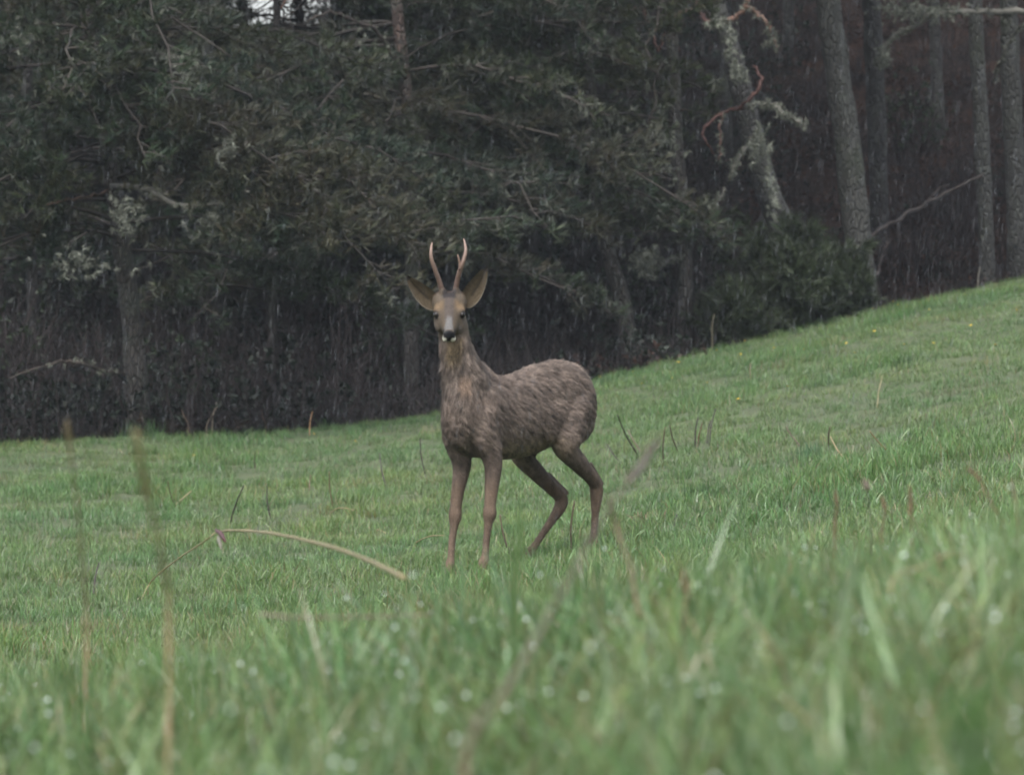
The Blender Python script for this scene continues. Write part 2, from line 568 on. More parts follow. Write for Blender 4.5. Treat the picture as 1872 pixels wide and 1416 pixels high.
def limb(tree, base, pts, r0, r1, color, seed, lich=0.0, acc=None, rough=0.18, name="branch", n=26, side=None):
    """a single bare limb through photograph points (u, v, d)"""
    p = smooth_path(np.array([P(*q) for q in pts]) - base, n)
    g = np.random.default_rng(seed)
    p = p + g.normal(0, 0.006, p.shape)
    t = np.linspace(0, 1, n)
    geo = Geo()
    tube(geo, p, r0 * (1 - t) + r1 * t, 7, np.array(color) * g.uniform(0.75, 1.25, (n, 1)), rough=rough, seed=seed)
    o = link(name, geo.mesh(name, m_wood), tree)
    if lich and acc is not None:
        L = np.linalg.norm(np.diff(p, axis=0), axis=1).sum()
        for q in range(int(L * 120 * lich)):
            i = g.uniform(0, n - 1.01); k = int(i)
            pp = p[k] + (p[k + 1] - p[k]) * (i - k) + g.normal(0, 0.014, 3)
            acc['lp'].append(pp); acc['ld'].append(g.normal(0, 0.7, 3) - UP3 * 0.5); acc['ls'].append(g.uniform(0.4, 0.95))
            acc['lc'].append(np.array((0.15, 0.158, 0.128)) * g.uniform(0.6, 1.2))
    return o

def bare(name, path, r0, r1, color, seed, label, cat, lich=0.0, group=None, twigs=()):
    """a loose dead branch or stick as a thing of its own"""
    pts = [P(*q) for q in path]
    base = pts[0]
    root = empty(name, base, label, cat, group)
    acc = {'lp': [], 'ld': [], 'ls': [], 'lc': []}
    limb(root, base, path, r0, r1, color, seed, lich, acc, name="stem")
    for k, tw in enumerate(twigs):
        limb(root, base, tw, r0 * 0.5, r1 * 0.6, color, seed + k + 1, lich, acc, name="twig", n=10)
    if acc['lp']:
        geo = Geo(); g = np.random.default_rng(seed)
        scatter(geo, LICHEN_T, acc['lp'], acc['ld'], acc['ls'], acc['lc'], g)
        o = link("lichen", geo.mesh("lichen", m_lichen, smooth=False), root); o["kind"] = "stuff"
    return root

RED = (0.072, 0.036, 0.030); GREY = (0.085, 0.082, 0.070); DARKW = (0.045, 0.036, 0.031)

def lichen_blob(acc, base, u, v, d, su, sv, n, g, bright=1.0):
    for q in range(n):
        p = P(u + g.normal(0, su), v + g.normal(0, sv), d + g.normal(0, 0.15)) - base
        acc['lp'].append(p); acc['ld'].append(g.normal(0, 0.6, 3) - UP3 * 0.4); acc['ls'].append(g.uniform(0.5, 1.1))
        acc['lc'].append(np.array((0.125, 0.132, 0.108)) * bright * g.uniform(0.6, 1.3))

# 1: the pine at the left edge of the wood
def ex1(tree, base, acc, g):
    limb(tree, base, [(228, 684, 42.0), (190, 676, 41.7), (150, 664, 41.5), (105, 662, 41.4), (20, 690, 41.2)], 0.014, 0.005, DARKW, 5, 0.15, acc)
    limb(tree, base, [(200, 350, 42.1), (150, 362, 41.6), (105, 370, 41.3), (75, 378, 41.2)], 0.010, 0.006, (0.060, 0.036, 0.025), 6)
    limb(tree, base, [(205, 340, 42.0), (270, 345, 41.5), (330, 375, 41.2), (400, 372, 41.0), (455, 350, 40.9)], 0.022, 0.008, GREY, 7, 0.3, acc)
    limb(tree, base, [(190, 110, 42.2), (250, 95, 41.8), (330, 105, 41.5), (360, 118, 41.4)], 0.020, 0.008, GREY, 8, 0.35, acc)
    for (u, v, su, sv, n) in ((400, 395, 34, 22, 130), (335, 118, 26, 14, 50), (230, 400, 14, 20, 60), (420, 275, 16, 12, 30), (150, 480, 40, 14, 60), (60, 60, 30, 20, 20)):
        lichen_blob(acc, base, u, v, 41.1, su, sv, n, g)
pine([(256, 775, 42.3, 22), (247, 660, 42.3, 21), (237, 560, 42.3, 18), (222, 440, 42.3, 17), (205, 330, 42.3, 16), (190, 210, 42.3, 14), (168, 70, 42.3, 13), (152, -60, 42.3, 12)],
     "pine at the far left, grey foot rising from a grass tuft, trunk rusty red above", 101,
     boughs=((1.4, 4.2, 17, 1.3, 2.4, -150, -30, 0.45), (1.3, 2.8, 11, 1.6, 2.6, -60, 15, 0.40), (1.4, 3.8, 9, 1.2, 2.2, 160, 215, 0.35), (1.8, 3.6, 6, 1.2, 2.2, 20, 160, 0.35)), extra=ex1, lichen=0.16)
# 2: slender red stemmed pine left of the antlers
def ex2(tree, base, acc, g):
    for (u, v, su, sv, n) in ((700, 300, 38, 26, 190), (660, 90, 30, 20, 60), (770, 365, 22, 24, 70), (690, 215, 26, 18, 40), (640, 300, 30, 20, 50)):
        lichen_blob(acc, base, u, v, 45.3, su, sv, n, g)
    limb(tree, base, [(745, 150, 46), (690, 60, 45.6), (640, 35, 45.4), (600, 22, 45.3), (560, 40, 45.2)], 0.018, 0.006, DARKW, 9, 0.2, acc)
    limb(tree, base, [(752, 250, 46), (700, 255, 45.6), (640, 240, 45.4), (590, 250, 45.3)], 0.016, 0.006, DARKW, 10, 0.4, acc)
pine([(752, 735, 46.0, 13), (752, 560, 46.0, 13), (753, 400, 46.0, 13), (750, 250, 46.0, 12), (737, 120, 46.0, 12), (724, 0, 46.0, 11), (715, -90, 46, 11)],
     "slender pine just left of the antlers, thin dark stem turning red higher up", 102,
     boughs=((1.2, 3.6, 13, 1.1, 2.0, -160, -20, 0.42), (1.5, 3.4, 6, 1.0, 1.8, 150, 210, 0.35), (1.2, 3.4, 7, 1.2, 2.2, -30, 30, 0.35)), redfrom=2.2, extra=ex2, lichen=0.4, green=0.75)
# 3, 4: dark stems right of the deer
pine([(1168, 640, 47.0, 16), (1140, 560, 47.0, 15), (1112, 460, 47.0, 14), (1092, 330, 47, 13), (1078, 160, 47, 12), (1066, -20, 47, 11)],
     "dark pine leaning left, first trunk right of the deer", 103,
     boughs=((1.3, 3.5, 11, 1.0, 1.9, -175, -80, 0.35), (1.4, 3.5, 7, 1.0, 2.0, 150, 200, 0.3), (1.3, 3.5, 7, 0.4, 0.75, -60, 20, 0.3)), bark_high=(0.09, 0.06, 0.045), lichen=0.2)
def ex4(tree, base, acc, g):
    limb(tree, base, [(1245, 470, 47.5), (1215, 478, 47.2), (1185, 468, 47.0), (1160, 465, 46.9)], 0.014, 0.008, GREY, 12, 0.8, acc)
    for (u, v, su, sv, n) in ((1182, 478, 13, 15, 110), (955, 145, 16, 14, 60), (950, 400, 18, 12, 50), (1110, 250, 26, 30, 60), (1215, 260, 26, 30, 80), (1090, 80, 16, 12, 25)):
        lichen_blob(acc, base, u, v, 46.8, su, sv, n, g, 1.1)
pine([(1246, 618, 47.7, 15), (1252, 520, 47.7, 14), (1251, 420, 47.7, 14), (1240, 300, 47.7, 13), (1232, 160, 47.7, 12), (1226, -20, 47.7, 11)],
     "straight dark pine standing between the left leaning pine and the lichen crusted dead trunk", 104,
     boughs=((1.1, 3.6, 14, 0.8, 1.7, -180, -95, 0.35), (1.5, 3.6, 6, 0.9, 1.8, 150, 200, 0.3), (1.2, 2.2, 4, 0.25, 0.45, -60, 0, 0.3)), extra=ex4, bark_high=(0.11, 0.06, 0.045), lichen=0.3, hue=2)
# 5: leaning dead trunk with lichen and red gnarled branches
def ex5(tree, base, acc, g):
    d = 47.5
    limb(tree, base, [(1352, 196, d), (1335, 203, d), (1308, 214, d), (1290, 232, d - .1), (1285, 250, d - .1), (1298, 268, d - .1), (1305, 285, d)], 0.015, 0.005, RED, 21, 0, acc, rough=0.16)
    limb(tree, base, [(1350, 198, d), (1368, 185, d - .1), (1384, 166, d - .1), (1391, 148, d - .1), (1387, 132, d), (1377, 121, d)], 0.015, 0.008, RED, 22, 0, acc, rough=0.16)
    limb(tree, base, [(1322, 208, d), (1317, 230, d), (1316, 262, d), (1315, 292, d)], 0.009, 0.006, (0.12, 0.07, 0.055), 23, 0.4, acc)
    limb(tree, base, [(1366, 197, d - .2), (1392, 191, d - .4), (1416, 193, d - .5), (1430, 205, d - .6), (1450, 217, d - .6), (1474, 230, d - .6)], 0.010, 0.020, GREY, 24, 1.3, acc, rough=0.25)
    limb(tree, base, [(1376, 252, d), (1358, 278, d - .1), (1344, 300, d - .2), (1336, 330, d - .2)], 0.016, 0.007, GREY, 25, 0.8, acc)
    limb(tree, base, [(1326, 345, d), (1312, 368, d - .1), (1300, 395, d - .1), (1290, 416, d - .1)], 0.010, 0.006, GREY, 26, 0.5, acc)
    limb(tree, base, [(1322, 42, d), (1345, 30, d), (1362, 12, d), (1368, -20, d)], 0.018, 0.016, (0.13, 0.075, 0.055), 27, 0.3, acc)
    limb(tree, base, [(1366, 12, d), (1385, 25, d - .1), (1402, 42, d - .1), (1412, 62, d - .1), (1419, 88, d - .1)], 0.016, 0.010, (0.13, 0.08, 0.06), 28, 0.7, acc)
    limb(tree, base, [(1415, 80, d - .1), (1404, 80, d - .1), (1393, 86, d - .1)], 0.008, 0.006, GREY, 29, 1.0, acc, n=10)
    limb(tree, base, [(1318, 50, d), (1290, 36, d), (1278, 18, d), (1268, -15, d)], 0.015, 0.012, RED, 30, 0.0, acc)
    limb(tree, base, [(1278, 20, d), (1255, 18, d), (1232, 34, d), (1215, 60, d), (1206, 92, d)], 0.013, 0.008, RED, 31, 0.0, acc)
    limb(tree, base, [(1205, 95, d), (1190, 60, d), (1178, 28, d), (1183, 5, d), (1193, -20, d)], 0.009, 0.014, RED, 32, 0.0, acc)
    limb(tree, base, [(1180, 24, d), (1164, 14, d), (1150, 26, d), (1140, 40, d)], 0.010, 0.006, RED, 33, 0.0, acc)
    for (u, v, su, sv, n, br) in ((1334, 82, 5, 20, 36, 1.5), (1345, 118, 5, 12, 20, 1.4), (1405, 320, 3, 30, 34, 1.3), (1418, 372, 3, 18, 20, 1.3), (1316, 44, 12, 6, 40, 1.5), (1384, 262, 8, 18, 50, 1.0), (1350, 140, 8, 8, 30, 1.2)):
        lichen_blob(acc, base, u, v, d - 0.25, su, sv, n, g, br)
pine([(1462, 590, 48.2, 24), (1432, 430, 48.0, 24), (1402, 345, 47.9, 23), (1375, 250, 47.8, 22), (1352, 150, 47.7, 20), (1326, 60, 47.7, 16), (1312, 10, 47.7, 14)],
     "leaning dead trunk crusted with pale lichen, twisted red branches curling from it", 105, boughs=(), top=0, crownup=False, bark_high=(0.06, 0.055, 0.05), bark_low=(0.055, 0.052, 0.05), extra=ex5, name="dead_tree")
# 6: the thick straight trunk on the right
pine([(1582, 556, 49.3, 27), (1572, 480, 49.3, 26), (1562, 380, 49.3, 25), (1549, 260, 49.3, 24), (1531, 130, 49.3, 23), (1513, 0, 49.3, 22), (1497, -120, 49.3, 20)],
     "thickest trunk on the right, grey barked pine at the meadow's edge", 106, boughs=((3.9, 5.2, 4, 1.0, 1.8, 60, 130, 0.2),), bark_low=(0.054, 0.053, 0.046), bark_high=(0.056, 0.054, 0.047), top=6, r_sides=16)
pine([(1612, 520, 53.5, 16), (1608, 380, 53.5, 17), (1603, 220, 53.5, 17), (1596, 60, 53.5, 17), (1590, -100, 53.5, 16)],
     "dim grey trunk half hidden just behind the thickest trunk on the right", 107, boughs=((3.6, 5, 4, 1.2, 2.0, -120, -60, 0.2),), bark_low=(0.034, 0.032, 0.030), bark_high=(0.034, 0.032, 0.028))
def ex8(tree, base, acc, g):
    d = 50.2
    limb(tree, base, [(1900, 22, d), (1840, 20, d), (1775, 22, d), (1735, 24, d), (1702, 28, d), (1672, 48, d), (1640, 62, d), (1622, 82, d), (1612, 105, d), (1604, 120, d)], 0.026, 0.014, GREY, 41, 0.9, acc, rough=0.25, n=40)
    limb(tree, base, [(1815, 150, 50.7), (1838, 95, 50.4), (1856, 60, 50.3), (1880, 40, 50.2)], 0.014, 0.012, GREY, 42, 0.4, acc)
    for (u, v, su, sv, n) in ((1700, 22, 40, 8, 130), (1655, 18, 26, 12, 60), (1615, 105, 6, 12, 40)):
        lichen_blob(acc, base, u, v, d, su, sv, n, g, 1.2)
pine([(1864, 520, 51.3, 19), (1858, 400, 51.3, 18), (1853, 250, 51.3, 18), (1847, 100, 51.3, 17), (1842, -80, 51.3, 16)],
     "rightmost trunk of the wood, a lichen hung bough reaching left from it", 108, boughs=((3.7, 4.6, 5, 1.0, 1.8, 130, 230, 0.15),), extra=ex8, bark_low=(0.038, 0.038, 0.033), bark_high=(0.038, 0.038, 0.033))
pine([(1808, 522, 50.9, 14), (1803, 420, 50.9, 14), (1797, 300, 50.9, 15), (1790, 160, 50.9, 14), (1783, 0, 50.9, 13), (1780, -80, 50.9, 12)],
     "slim lichen flecked trunk with the long fallen branch resting against it", 109, boughs=(), bark_low=(0.038, 0.038, 0.033), bark_high=(0.036, 0.035, 0.030))
pine([(1728, 500, 57.0, 10), (1722, 300, 57.0, 11), (1712, 120, 57.0, 11), (1706, -60, 57.0, 10)],
     "thin dim trunk between the thickest trunk and the slim right hand one", 110, boughs=((3.8, 5, 3, 0.8, 1.5, 0, 360, 0.2),), bark_low=(0.030, 0.028, 0.025), bark_high=(0.035, 0.027, 0.023))

# background pines: dense dark crowns reaching low on the left, bare stems deeper on the right
BGT = [(60, 47.5, 11, 0.9), (395, 48.5, 12, 0.9), (560, 50.5, 10, 1.1), (640, 54, 11, 1.2), (870, 51, 12, 1.2), (960, 49.5, 11, 1.4), (1020, 55, 12, 1.6),
       (500, 47.5, 9, 0.8), (620, 49.5, 9, 0.9), (250, 50, 10, 0.8), (820, 48.5, 9, 1.0), (1000, 52, 10, 1.2), (350, 52, 10, 0.9), (720, 52.5, 10, 1.0), (150, 53, 10, 0.9),
       (300, 56, 11, 1.2), (130, 58, 12, 1.2), (450, 66, 9, 1.6), (780, 60, 12, 1.6), (-60, 52, 12, 1.0), (1130, 59, 10, 2.0), (1330, 56, 11, 2.2), (1440, 60, 10, 3.0), (1660, 62, 10, 4.5), (660, 70, 9, 2.0), (380, 73, 10, 2.2), (230, 70, 10, 2.0), (900, 70, 10, 2.5)]
ORD = ("nearest", "second nearest", "third nearest", "fourth nearest", "fifth nearest", "sixth nearest")
MARKS = ((-200, 20, "past the left edge of the picture"), (20, 100, "left of the left pine"), (100, 275, "behind the left pine"), (275, 425, "right of the left pine"), (425, 575, "under the small gap of sky"),
         (575, 700, "left of the slender pine"), (700, 840, "behind the slender pine"), (840, 980, "above the antlers"), (980, 1080, "left of the leaning dark pine"), (1080, 1270, "behind the two dark pines right of the deer"),
         (1270, 1390, "left of the dead tree"), (1390, 1500, "between the dead tree and the thickest trunk"), (1500, 1715, "between the thickest trunk and the slim one"), (1715, 2000, "by the slim lichen flecked trunk"))
def which(items, u, d):
    """where a thing of a crowd stands, named by its neighbours, and its place in depth"""
    for a, c, words in MARKS:
        if a <= u < c:
            same = sorted(q[1] for q in items if a <= q[0] < c)
            return words, (ORD[same.index(d)] + " " if len(same) > 1 else "")
    return "in the wood", ""
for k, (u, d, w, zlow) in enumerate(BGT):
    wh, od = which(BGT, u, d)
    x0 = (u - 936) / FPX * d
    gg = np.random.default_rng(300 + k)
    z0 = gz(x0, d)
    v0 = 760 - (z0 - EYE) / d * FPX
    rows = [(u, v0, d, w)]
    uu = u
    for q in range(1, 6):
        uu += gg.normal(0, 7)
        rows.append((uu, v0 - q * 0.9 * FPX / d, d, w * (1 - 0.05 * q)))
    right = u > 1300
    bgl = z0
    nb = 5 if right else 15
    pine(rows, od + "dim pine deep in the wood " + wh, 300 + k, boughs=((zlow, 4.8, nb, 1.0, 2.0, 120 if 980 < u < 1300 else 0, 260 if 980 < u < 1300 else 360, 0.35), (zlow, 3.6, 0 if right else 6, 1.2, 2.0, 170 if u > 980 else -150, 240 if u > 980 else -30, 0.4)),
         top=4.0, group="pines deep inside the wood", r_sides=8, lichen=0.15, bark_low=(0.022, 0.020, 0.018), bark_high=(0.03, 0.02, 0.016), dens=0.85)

# loose dead wood on the bank
bare("fallen_branch", [(1583, 436, 50.6), (1640, 402, 50.7), (1690, 374, 50.8), (1750, 342, 50.8), (1800, 318, 50.8)], 0.016, 0.012, (0.042, 0.034, 0.031), 51, "long bare fallen branch slanting up to the slim trunk near the right edge", "branch",
     twigs=([(1690, 374, 50.8), (1712, 350, 50.9), (1735, 338, 50.9)],))
bare("dead_sapling", [(1590, 535, 50.9), (1604, 500, 50.9), (1615, 462, 50.9), (1630, 436, 50.9)], 0.013, 0.006, (0.070, 0.055, 0.050), 52, "short dead sapling stem just right of the thickest trunk's foot", "sapling",
     twigs=([(1615, 462, 50.9), (1622, 440, 51), (1618, 425, 51)],))

# understorey shrubs: fine leafless twigs, some with small leaves
m_leaf = vcol_mat("shrub_leaves", 0.5, 0.4, 12, 0.35, transl=0.3)
LEAF_T = [clump_template(9, 1.1, 0.030, 0.009, 61 + q) for q in range(3)]
def shrub(u, d, w, h, label, seed, leafy, colr=(0.026, 0.040, 0.018), twigc=(0.026, 0.019, 0.018), group=None, n=46, lsz=1.0):
    g = np.random.default_rng(seed)
    x0 = (u - 936) / FPX * d
    base = np.array([x0, d, gz(x0, d) - 0.03])
    root = empty("shrub", base, label, "shrub", group)
    geo = Geo(); P_, D_, S_, C_ = [], [], [], []
    for q in range(n):
        az = g.uniform(0, 2 * np.pi); tilt = abs(g.normal(0, 0.5)); L = h * g.uniform(0.5, 1.1)
        d0 = np.array([math.cos(az) * math.sin(tilt) * w / h, math.sin(az) * math.sin(tilt) * 0.7, math.cos(tilt)])
        t = np.linspace(0, 1, 6)
        p = np.array([g.normal(0, w * 0.16), g.normal(0, 0.1), 0]) + d0 * (L * t)[:, None] + g.normal(0, 0.03, (6, 3)).cumsum(0) * t[:, None]
        tube(geo, p, 0.006 * (1 - t) + 0.0018, 4, np.array(twigc) * g.uniform(0.6, 1.4), cap=False)
        for s in range(5):
            tt = g.uniform(0.3, 0.95); b0 = np.array([np.interp(tt, t, p[:, k]) for k in range(3)])
            dd = d0 + g.normal(0, 0.7, 3); dd /= np.linalg.norm(dd)
            l = L * g.uniform(0.12, 0.3)
            tube(geo, np.array([b0, b0 + dd * l * 0.5 + g.normal(0, 0.01, 3), b0 + dd * l]), (0.0028, 0.0022, 0.0012), 3, np.array(twigc) * g.uniform(0.6, 1.5), cap=False)
            if leafy:
                for z_ in range(leafy):
                    P_.append(b0 + dd * l * g.uniform(0, 1.1) + g.normal(0, 0.02, 3)); D_.append(dd + g.normal(0, 0.5, 3)); S_.append(g.uniform(0.7, 1.5) * lsz); C_.append(np.array(colr) * g.uniform(0.6, 1.4))
    link("stems", geo.mesh("stems", m_wood), root)["kind"] = "stuff"
    if P_:
        geo = Geo(); scatter(geo, NEEDLE_T if lsz > 1 else LEAF_T, P_, D_, S_, C_, g)
        link("foliage", geo.mesh("foliage", m_leaf, smooth=False), root)["kind"] = "stuff"
GRN = (0.032, 0.044, 0.020)
shrub(1445, 47.55, 0.34, 0.72, "dark green leafy bush hiding the foot of the dead tree", 71, 9, n=110, colr=GRN, lsz=1.15)
shrub(1352, 47.3, 0.34, 0.50, "low green bush between the straight dark pine and the dead tree's bush", 72, 8, n=90, colr=GRN, lsz=1.15)
shrub(1535, 48.6, 0.26, 0.62, "narrow green bush tucked against the left side of the thickest trunk", 73, 9, n=80, colr=GRN, lsz=1.15)
shrub(1400, 48.6, 0.40, 1.05, "taller olive green bush behind the dead tree, right of the straight dark pine", 74, 8, n=100, colr=(0.027, 0.034, 0.017), lsz=1.1)
SH = [(330, 44.5), (470, 45.5), (610, 45), (700, 46.8), (60, 44.5), (150, 46), (870, 48), (960, 48.8), (1060, 49.3), (1200, 50), (1680, 52.5), (1770, 53.5), (1660, 56), (540, 47.5), (400, 50), (-30, 46)]
for k, (u, d) in enumerate(SH):
    g_ = np.random.default_rng(400 + k)
    wh, od = which(SH, u, d)
    shrub(u, d, g_.uniform(0.4, 0.75), g_.uniform(0.5, 1.15), od + "dark twiggy shrub in the shade " + wh, 400 + k, 0 if k % 3 else 1, group="bare shrubs under the pines", n=34)
# ------------------------------------------------------------------ roe deer
import openvdb
DEER_D = 25.0
DX0 = (940 - 936) / FPX * DEER_D
FW = np.array([-0.58, -0.8146, 0.0])       # the way the body points
LT = np.array([0.8146, -0.58, 0.0])        # the deer's own left
UP = np.array([0.0, 0, 1.0])
def D(f, l, z):
    return FW * f + LT * l + UP * z

class SDF:
    def __init__(self, lo, hi, h):
        self.lo, self.h = np.array(lo, float), h
        self.n = np.ceil((np.array(hi) - lo) / h).astype(int)
        self.g = np.full(self.n, 0.3, dtype=np.float32)
    def window(self, lo, hi):
        a = np.clip(((lo - self.lo) / self.h).astype(int), 0, self.n)
        b = np.clip(((hi - self.lo) / self.h).astype(int) + 2, 0, self.n)
        ix = [self.lo[k] + self.h * np.arange(a[k], b[k]) for k in range(3)]
        X, Y, Z = np.meshgrid(*ix, indexing='ij')
        return tuple(slice(a[k], b[k]) for k in range(3)), X, Y, Z
    def blend(self, sl, d, k, sub=False):
        g = self.g[sl]
        if sub:
            hh = np.clip(0.5 - 0.5 * (g + d) / k, 0, 1)
            self.g[sl] = g * (1 - hh) + (-d) * hh + k * hh * (1 - hh)
        else:
            hh = np.clip(0.5 + 0.5 * (g - d) / k, 0, 1)
            self.g[sl] = g * (1 - hh) + d * hh - k * hh * (1 - hh)
    def cone(self, a, b, ra, rb, k=0.02):
        a, b = np.asarray(a, float), np.asarray(b, float)
        m = max(ra, rb) + 2 * k + 0.02
        sl, X, Y, Z = self.window(np.minimum(a, b) - m, np.maximum(a, b) + m)
        ab = b - a
        L2 = ab @ ab
        t = np.clip(((X - a[0]) * ab[0] + (Y - a[1]) * ab[1] + (Z - a[2]) * ab[2]) / L2, 0, 1)
        d = np.sqrt((X - a[0] - t * ab[0]) ** 2 + (Y - a[1] - t * ab[1]) ** 2 + (Z - a[2] - t * ab[2]) ** 2) - (ra + (rb - ra) * t)
        self.blend(sl, d, k)
    def chain(self, pts, k=0.02):
        for p, q in zip(pts[:-1], pts[1:]):
            self.cone(p[0], q[0], p[1], q[1], k)
    def ell(self, c, r, axes, k=0.03, sub=False):
        """axes: rows are the unit directions of the three radii"""
        c = np.asarray(c, float); A = np.asarray(axes, float)
        m = max(r) + 2 * k + 0.02
        sl, X, Y, Z = self.window(c - m, c + m)
        q = [((X - c[0]) * A[i, 0] + (Y - c[1]) * A[i, 1] + (Z - c[2]) * A[i, 2]) / r[i] for i in range(3)]
        k0 = np.sqrt(q[0] ** 2 + q[1] ** 2 + q[2] ** 2)
        k1 = np.sqrt((q[0] / r[0]) ** 2 + (q[1] / r[1]) ** 2 + (q[2] / r[2]) ** 2)
        self.blend(sl, k0 * (k0 - 1) / np.maximum(k1, 1e-6), k, sub)

def frame(pitch, f=FW):
    """forward, left and up tilted nose-up by pitch radians"""
    l = np.cross(UP, f)
    ff = f * math.cos(pitch) + UP * math.sin(pitch)
    return np.array([ff, l, np.cross(ff, l)])

S = SDF((-0.50, -0.66, -0.12), (0.50, 0.60, 1.10), 0.0052)
# trunk: barrel, deep chest, tucked belly, rump
S.ell(D(0.255, 0, 0.56), (0.148, 0.090, 0.147), frame(0.1), 0.03)
S.ell(D(0.10, 0, 0.562), (0.21, 0.114, 0.158), frame(0.05), 0.05)
S.ell(D(-0.07, 0, 0.568), (0.23, 0.112, 0.150), frame(-0.10), 0.05)
S.ell(D(-0.27, 0, 0.645), (0.185, 0.104, 0.135), frame(-0.2), 0.05)
S.ell(D(-0.375, 0, 0.645), (0.082, 0.078, 0.100), frame(-0.45), 0.05)
S.ell(D(0.27, 0, 0.66), (0.11, 0.05, 0.07), frame(-0.2), 0.04)          # withers
S.ell(D(0.352, 0, 0.56), (0.062, 0.062, 0.108), frame(0.25), 0.04)        # breast
S.ell(D(-0.10, 0, 0.665), (0.17, 0.07, 0.085), frame(-0.32), 0.05)         # loins
# shoulders
for s in (1, -1):
    S.ell(D(0.27, 0.072 * s, 0.56), (0.075, 0.046, 0.13), frame(0.35), 0.025)
    S.ell(D(0.262, 0.068 * s, 0.465), (0.052, 0.036, 0.085), frame(-0.2), 0.035)
# thighs
S.ell(D(-0.295, 0.070, 0.605), (0.115, 0.055, 0.15), frame(-0.5), 0.06)
S.ell(D(-0.285, -0.075, 0.60), (0.11, 0.052, 0.15), frame(-0.5), 0.03)
# neck (curving up and towards the lens) 
NB, NM, NT = np.array([-0.168, -0.215, 0.63]), np.array([-0.205, -0.285, 0.76]), np.array([-0.232, -0.30, 0.90])
S.chain([(NB, 0.088), (np.array([-0.190, -0.262, 0.70]), 0.079), (NM, 0.062), (np.array([-0.224, -0.30, 0.83]), 0.054), (NT, 0.050), (np.array([-0.240, -0.295, 0.96]), 0.046)], 0.03)
S.ell(np.array([-0.198, -0.29, 0.60]), (0.068, 0.082, 0.115), np.eye(3), 0.04)
S.chain([(D(0.22, 0, 0.70), 0.045), (np.array([-0.205, -0.245, 0.80]), 0.04), (np.array([-0.238, -0.265, 0.93]), 0.035)], 0.04)
# head: looks straight into the lens, a little down
HC = np.array([-0.246, -0.335, 0.972])
hp = -0.66
HF = frame(hp, np.array([0.0, -1.0, 0.0]))                # rows: nose-ward, its left (image right), up off the face
def Hh(a, b, c):
    return HC + HF[0] * a + HF[1] * b + HF[2] * c
S.ell(Hh(-0.02, 0, -0.008), (0.072, 0.056, 0.052), HF, 0.02)             # skull
S.ell(Hh(0.035, 0, -0.02), (0.07, 0.040, 0.043), HF, 0.02)
for s in (1, -1):
    S.ell(Hh(0.016, 0.043 * s, 0.006), (0.028, 0.018, 0.018), HF, 0.012)  # brow
    S.ell(Hh(0.022, 0.036 * s, -0.040), (0.050, 0.022, 0.032), HF, 0.02)  # cheek
    S.ell(Hh(-0.050, 0.044 * s, 0.004), (0.030, 0.020, 0.024), HF, 0.025) # ear root
S.chain([(Hh(0.05, 0, -0.010), 0.033), (Hh(0.095, 0, -0.012), 0.0235), (Hh(0.132, 0, -0.013), 0.0205)], 0.018)   # muzzle
S.chain([(Hh(0.03, 0, -0.052), 0.027), (Hh(0.085, 0, -0.044), 0.018), (Hh(0.120, 0, -0.041), 0.0150)], 0.012)  # lower jaw
S.ell(Hh(0.141, 0, -0.006), (0.013, 0.018, 0.012), HF, 0.007)            # nose pad
for s in (1, -1):
    S.ell(Hh(0.154, 0.0115 * s, -0.006), (0.006, 0.0045, 0.0050), HF, 0.004, sub=True)
    S.ell(Hh(0.138, 0.0140 * s, -0.031), (0.013, 0.0110, 0.013), HF, 0.007)
for s in (1, -1):
    S.ell(Hh(-0.062, 0.024 * s, 0.034), (0.014, 0.013, 0.016), HF, 0.01)  # pedicles
# legs (f, l, z)
FRL = [(D(0.27, 0.070, 0.47), 0.043), (D(0.248, 0.078, 0.385), 0.033), (D(0.262, 0.080, 0.29), 0.0240), (D(0.272, 0.08, 0.225), 0.0195), (D(0.272, 0.079, 0.198), 0.0228),
       (D(0.275, 0.076, 0.168), 0.0148), (D(0.283, 0.072, 0.10), 0.0118), (D(0.29, 0.070, 0.035), 0.0122), (D(0.297, 0.068, 0.010), 0.0185), (D(0.315, 0.066, -0.03), 0.0135)]
FRR = [(D(0.285, -0.065, 0.47), 0.046), (D(0.258, -0.062, 0.385), 0.034), (D(0.278, -0.065, 0.29), 0.0240), (D(0.292, -0.067, 0.215), 0.0200), (D(0.294, -0.067, 0.188), 0.0215),
       (D(0.300, -0.067, 0.158), 0.0148), (D(0.316, -0.066, 0.09), 0.0118), (D(0.326, -0.064, 0.025), 0.0122), (D(0.333, -0.063, -0.002), 0.0180), (D(0.35, -0.062, -0.045), 0.0135)]
HLL = [(D(-0.275, 0.075, 0.60), 0.075), (D(-0.225, 0.092, 0.505), 0.062), (D(-0.20, 0.100, 0.450), 0.045), (D(-0.30, 0.095, 0.385), 0.034), (D(-0.385, 0.088, 0.335), 0.0245), (D(-0.432, 0.082, 0.300), 0.0225),
       (D(-0.440, 0.080, 0.262), 0.0225), (D(-0.442, 0.072, 0.185), 0.0132), (D(-0.452, 0.060, 0.10), 0.0125), (D(-0.455, 0.055, 0.065), 0.0190), (D(-0.44, 0.055, 0.02), 0.0140)]
HRL = [(D(-0.26, -0.075, 0.56), 0.080), (D(-0.205, -0.095, 0.45), 0.052), (D(-0.20, -0.098, 0.41), 0.040), (D(-0.285, -0.090, 0.345), 0.031), (D(-0.370, -0.078, 0.285), 0.0240), (D(-0.413, -0.07, 0.252), 0.0225),
       (D(-0.405, -0.070, 0.212), 0.0215), (D(-0.345, -0.082, 0.145), 0.0136), (D(-0.275, -0.098, 0.065), 0.0128), (D(-0.245, -0.105, 0.030), 0.0190), (D(-0.215, -0.108, -0.015), 0.0140)]
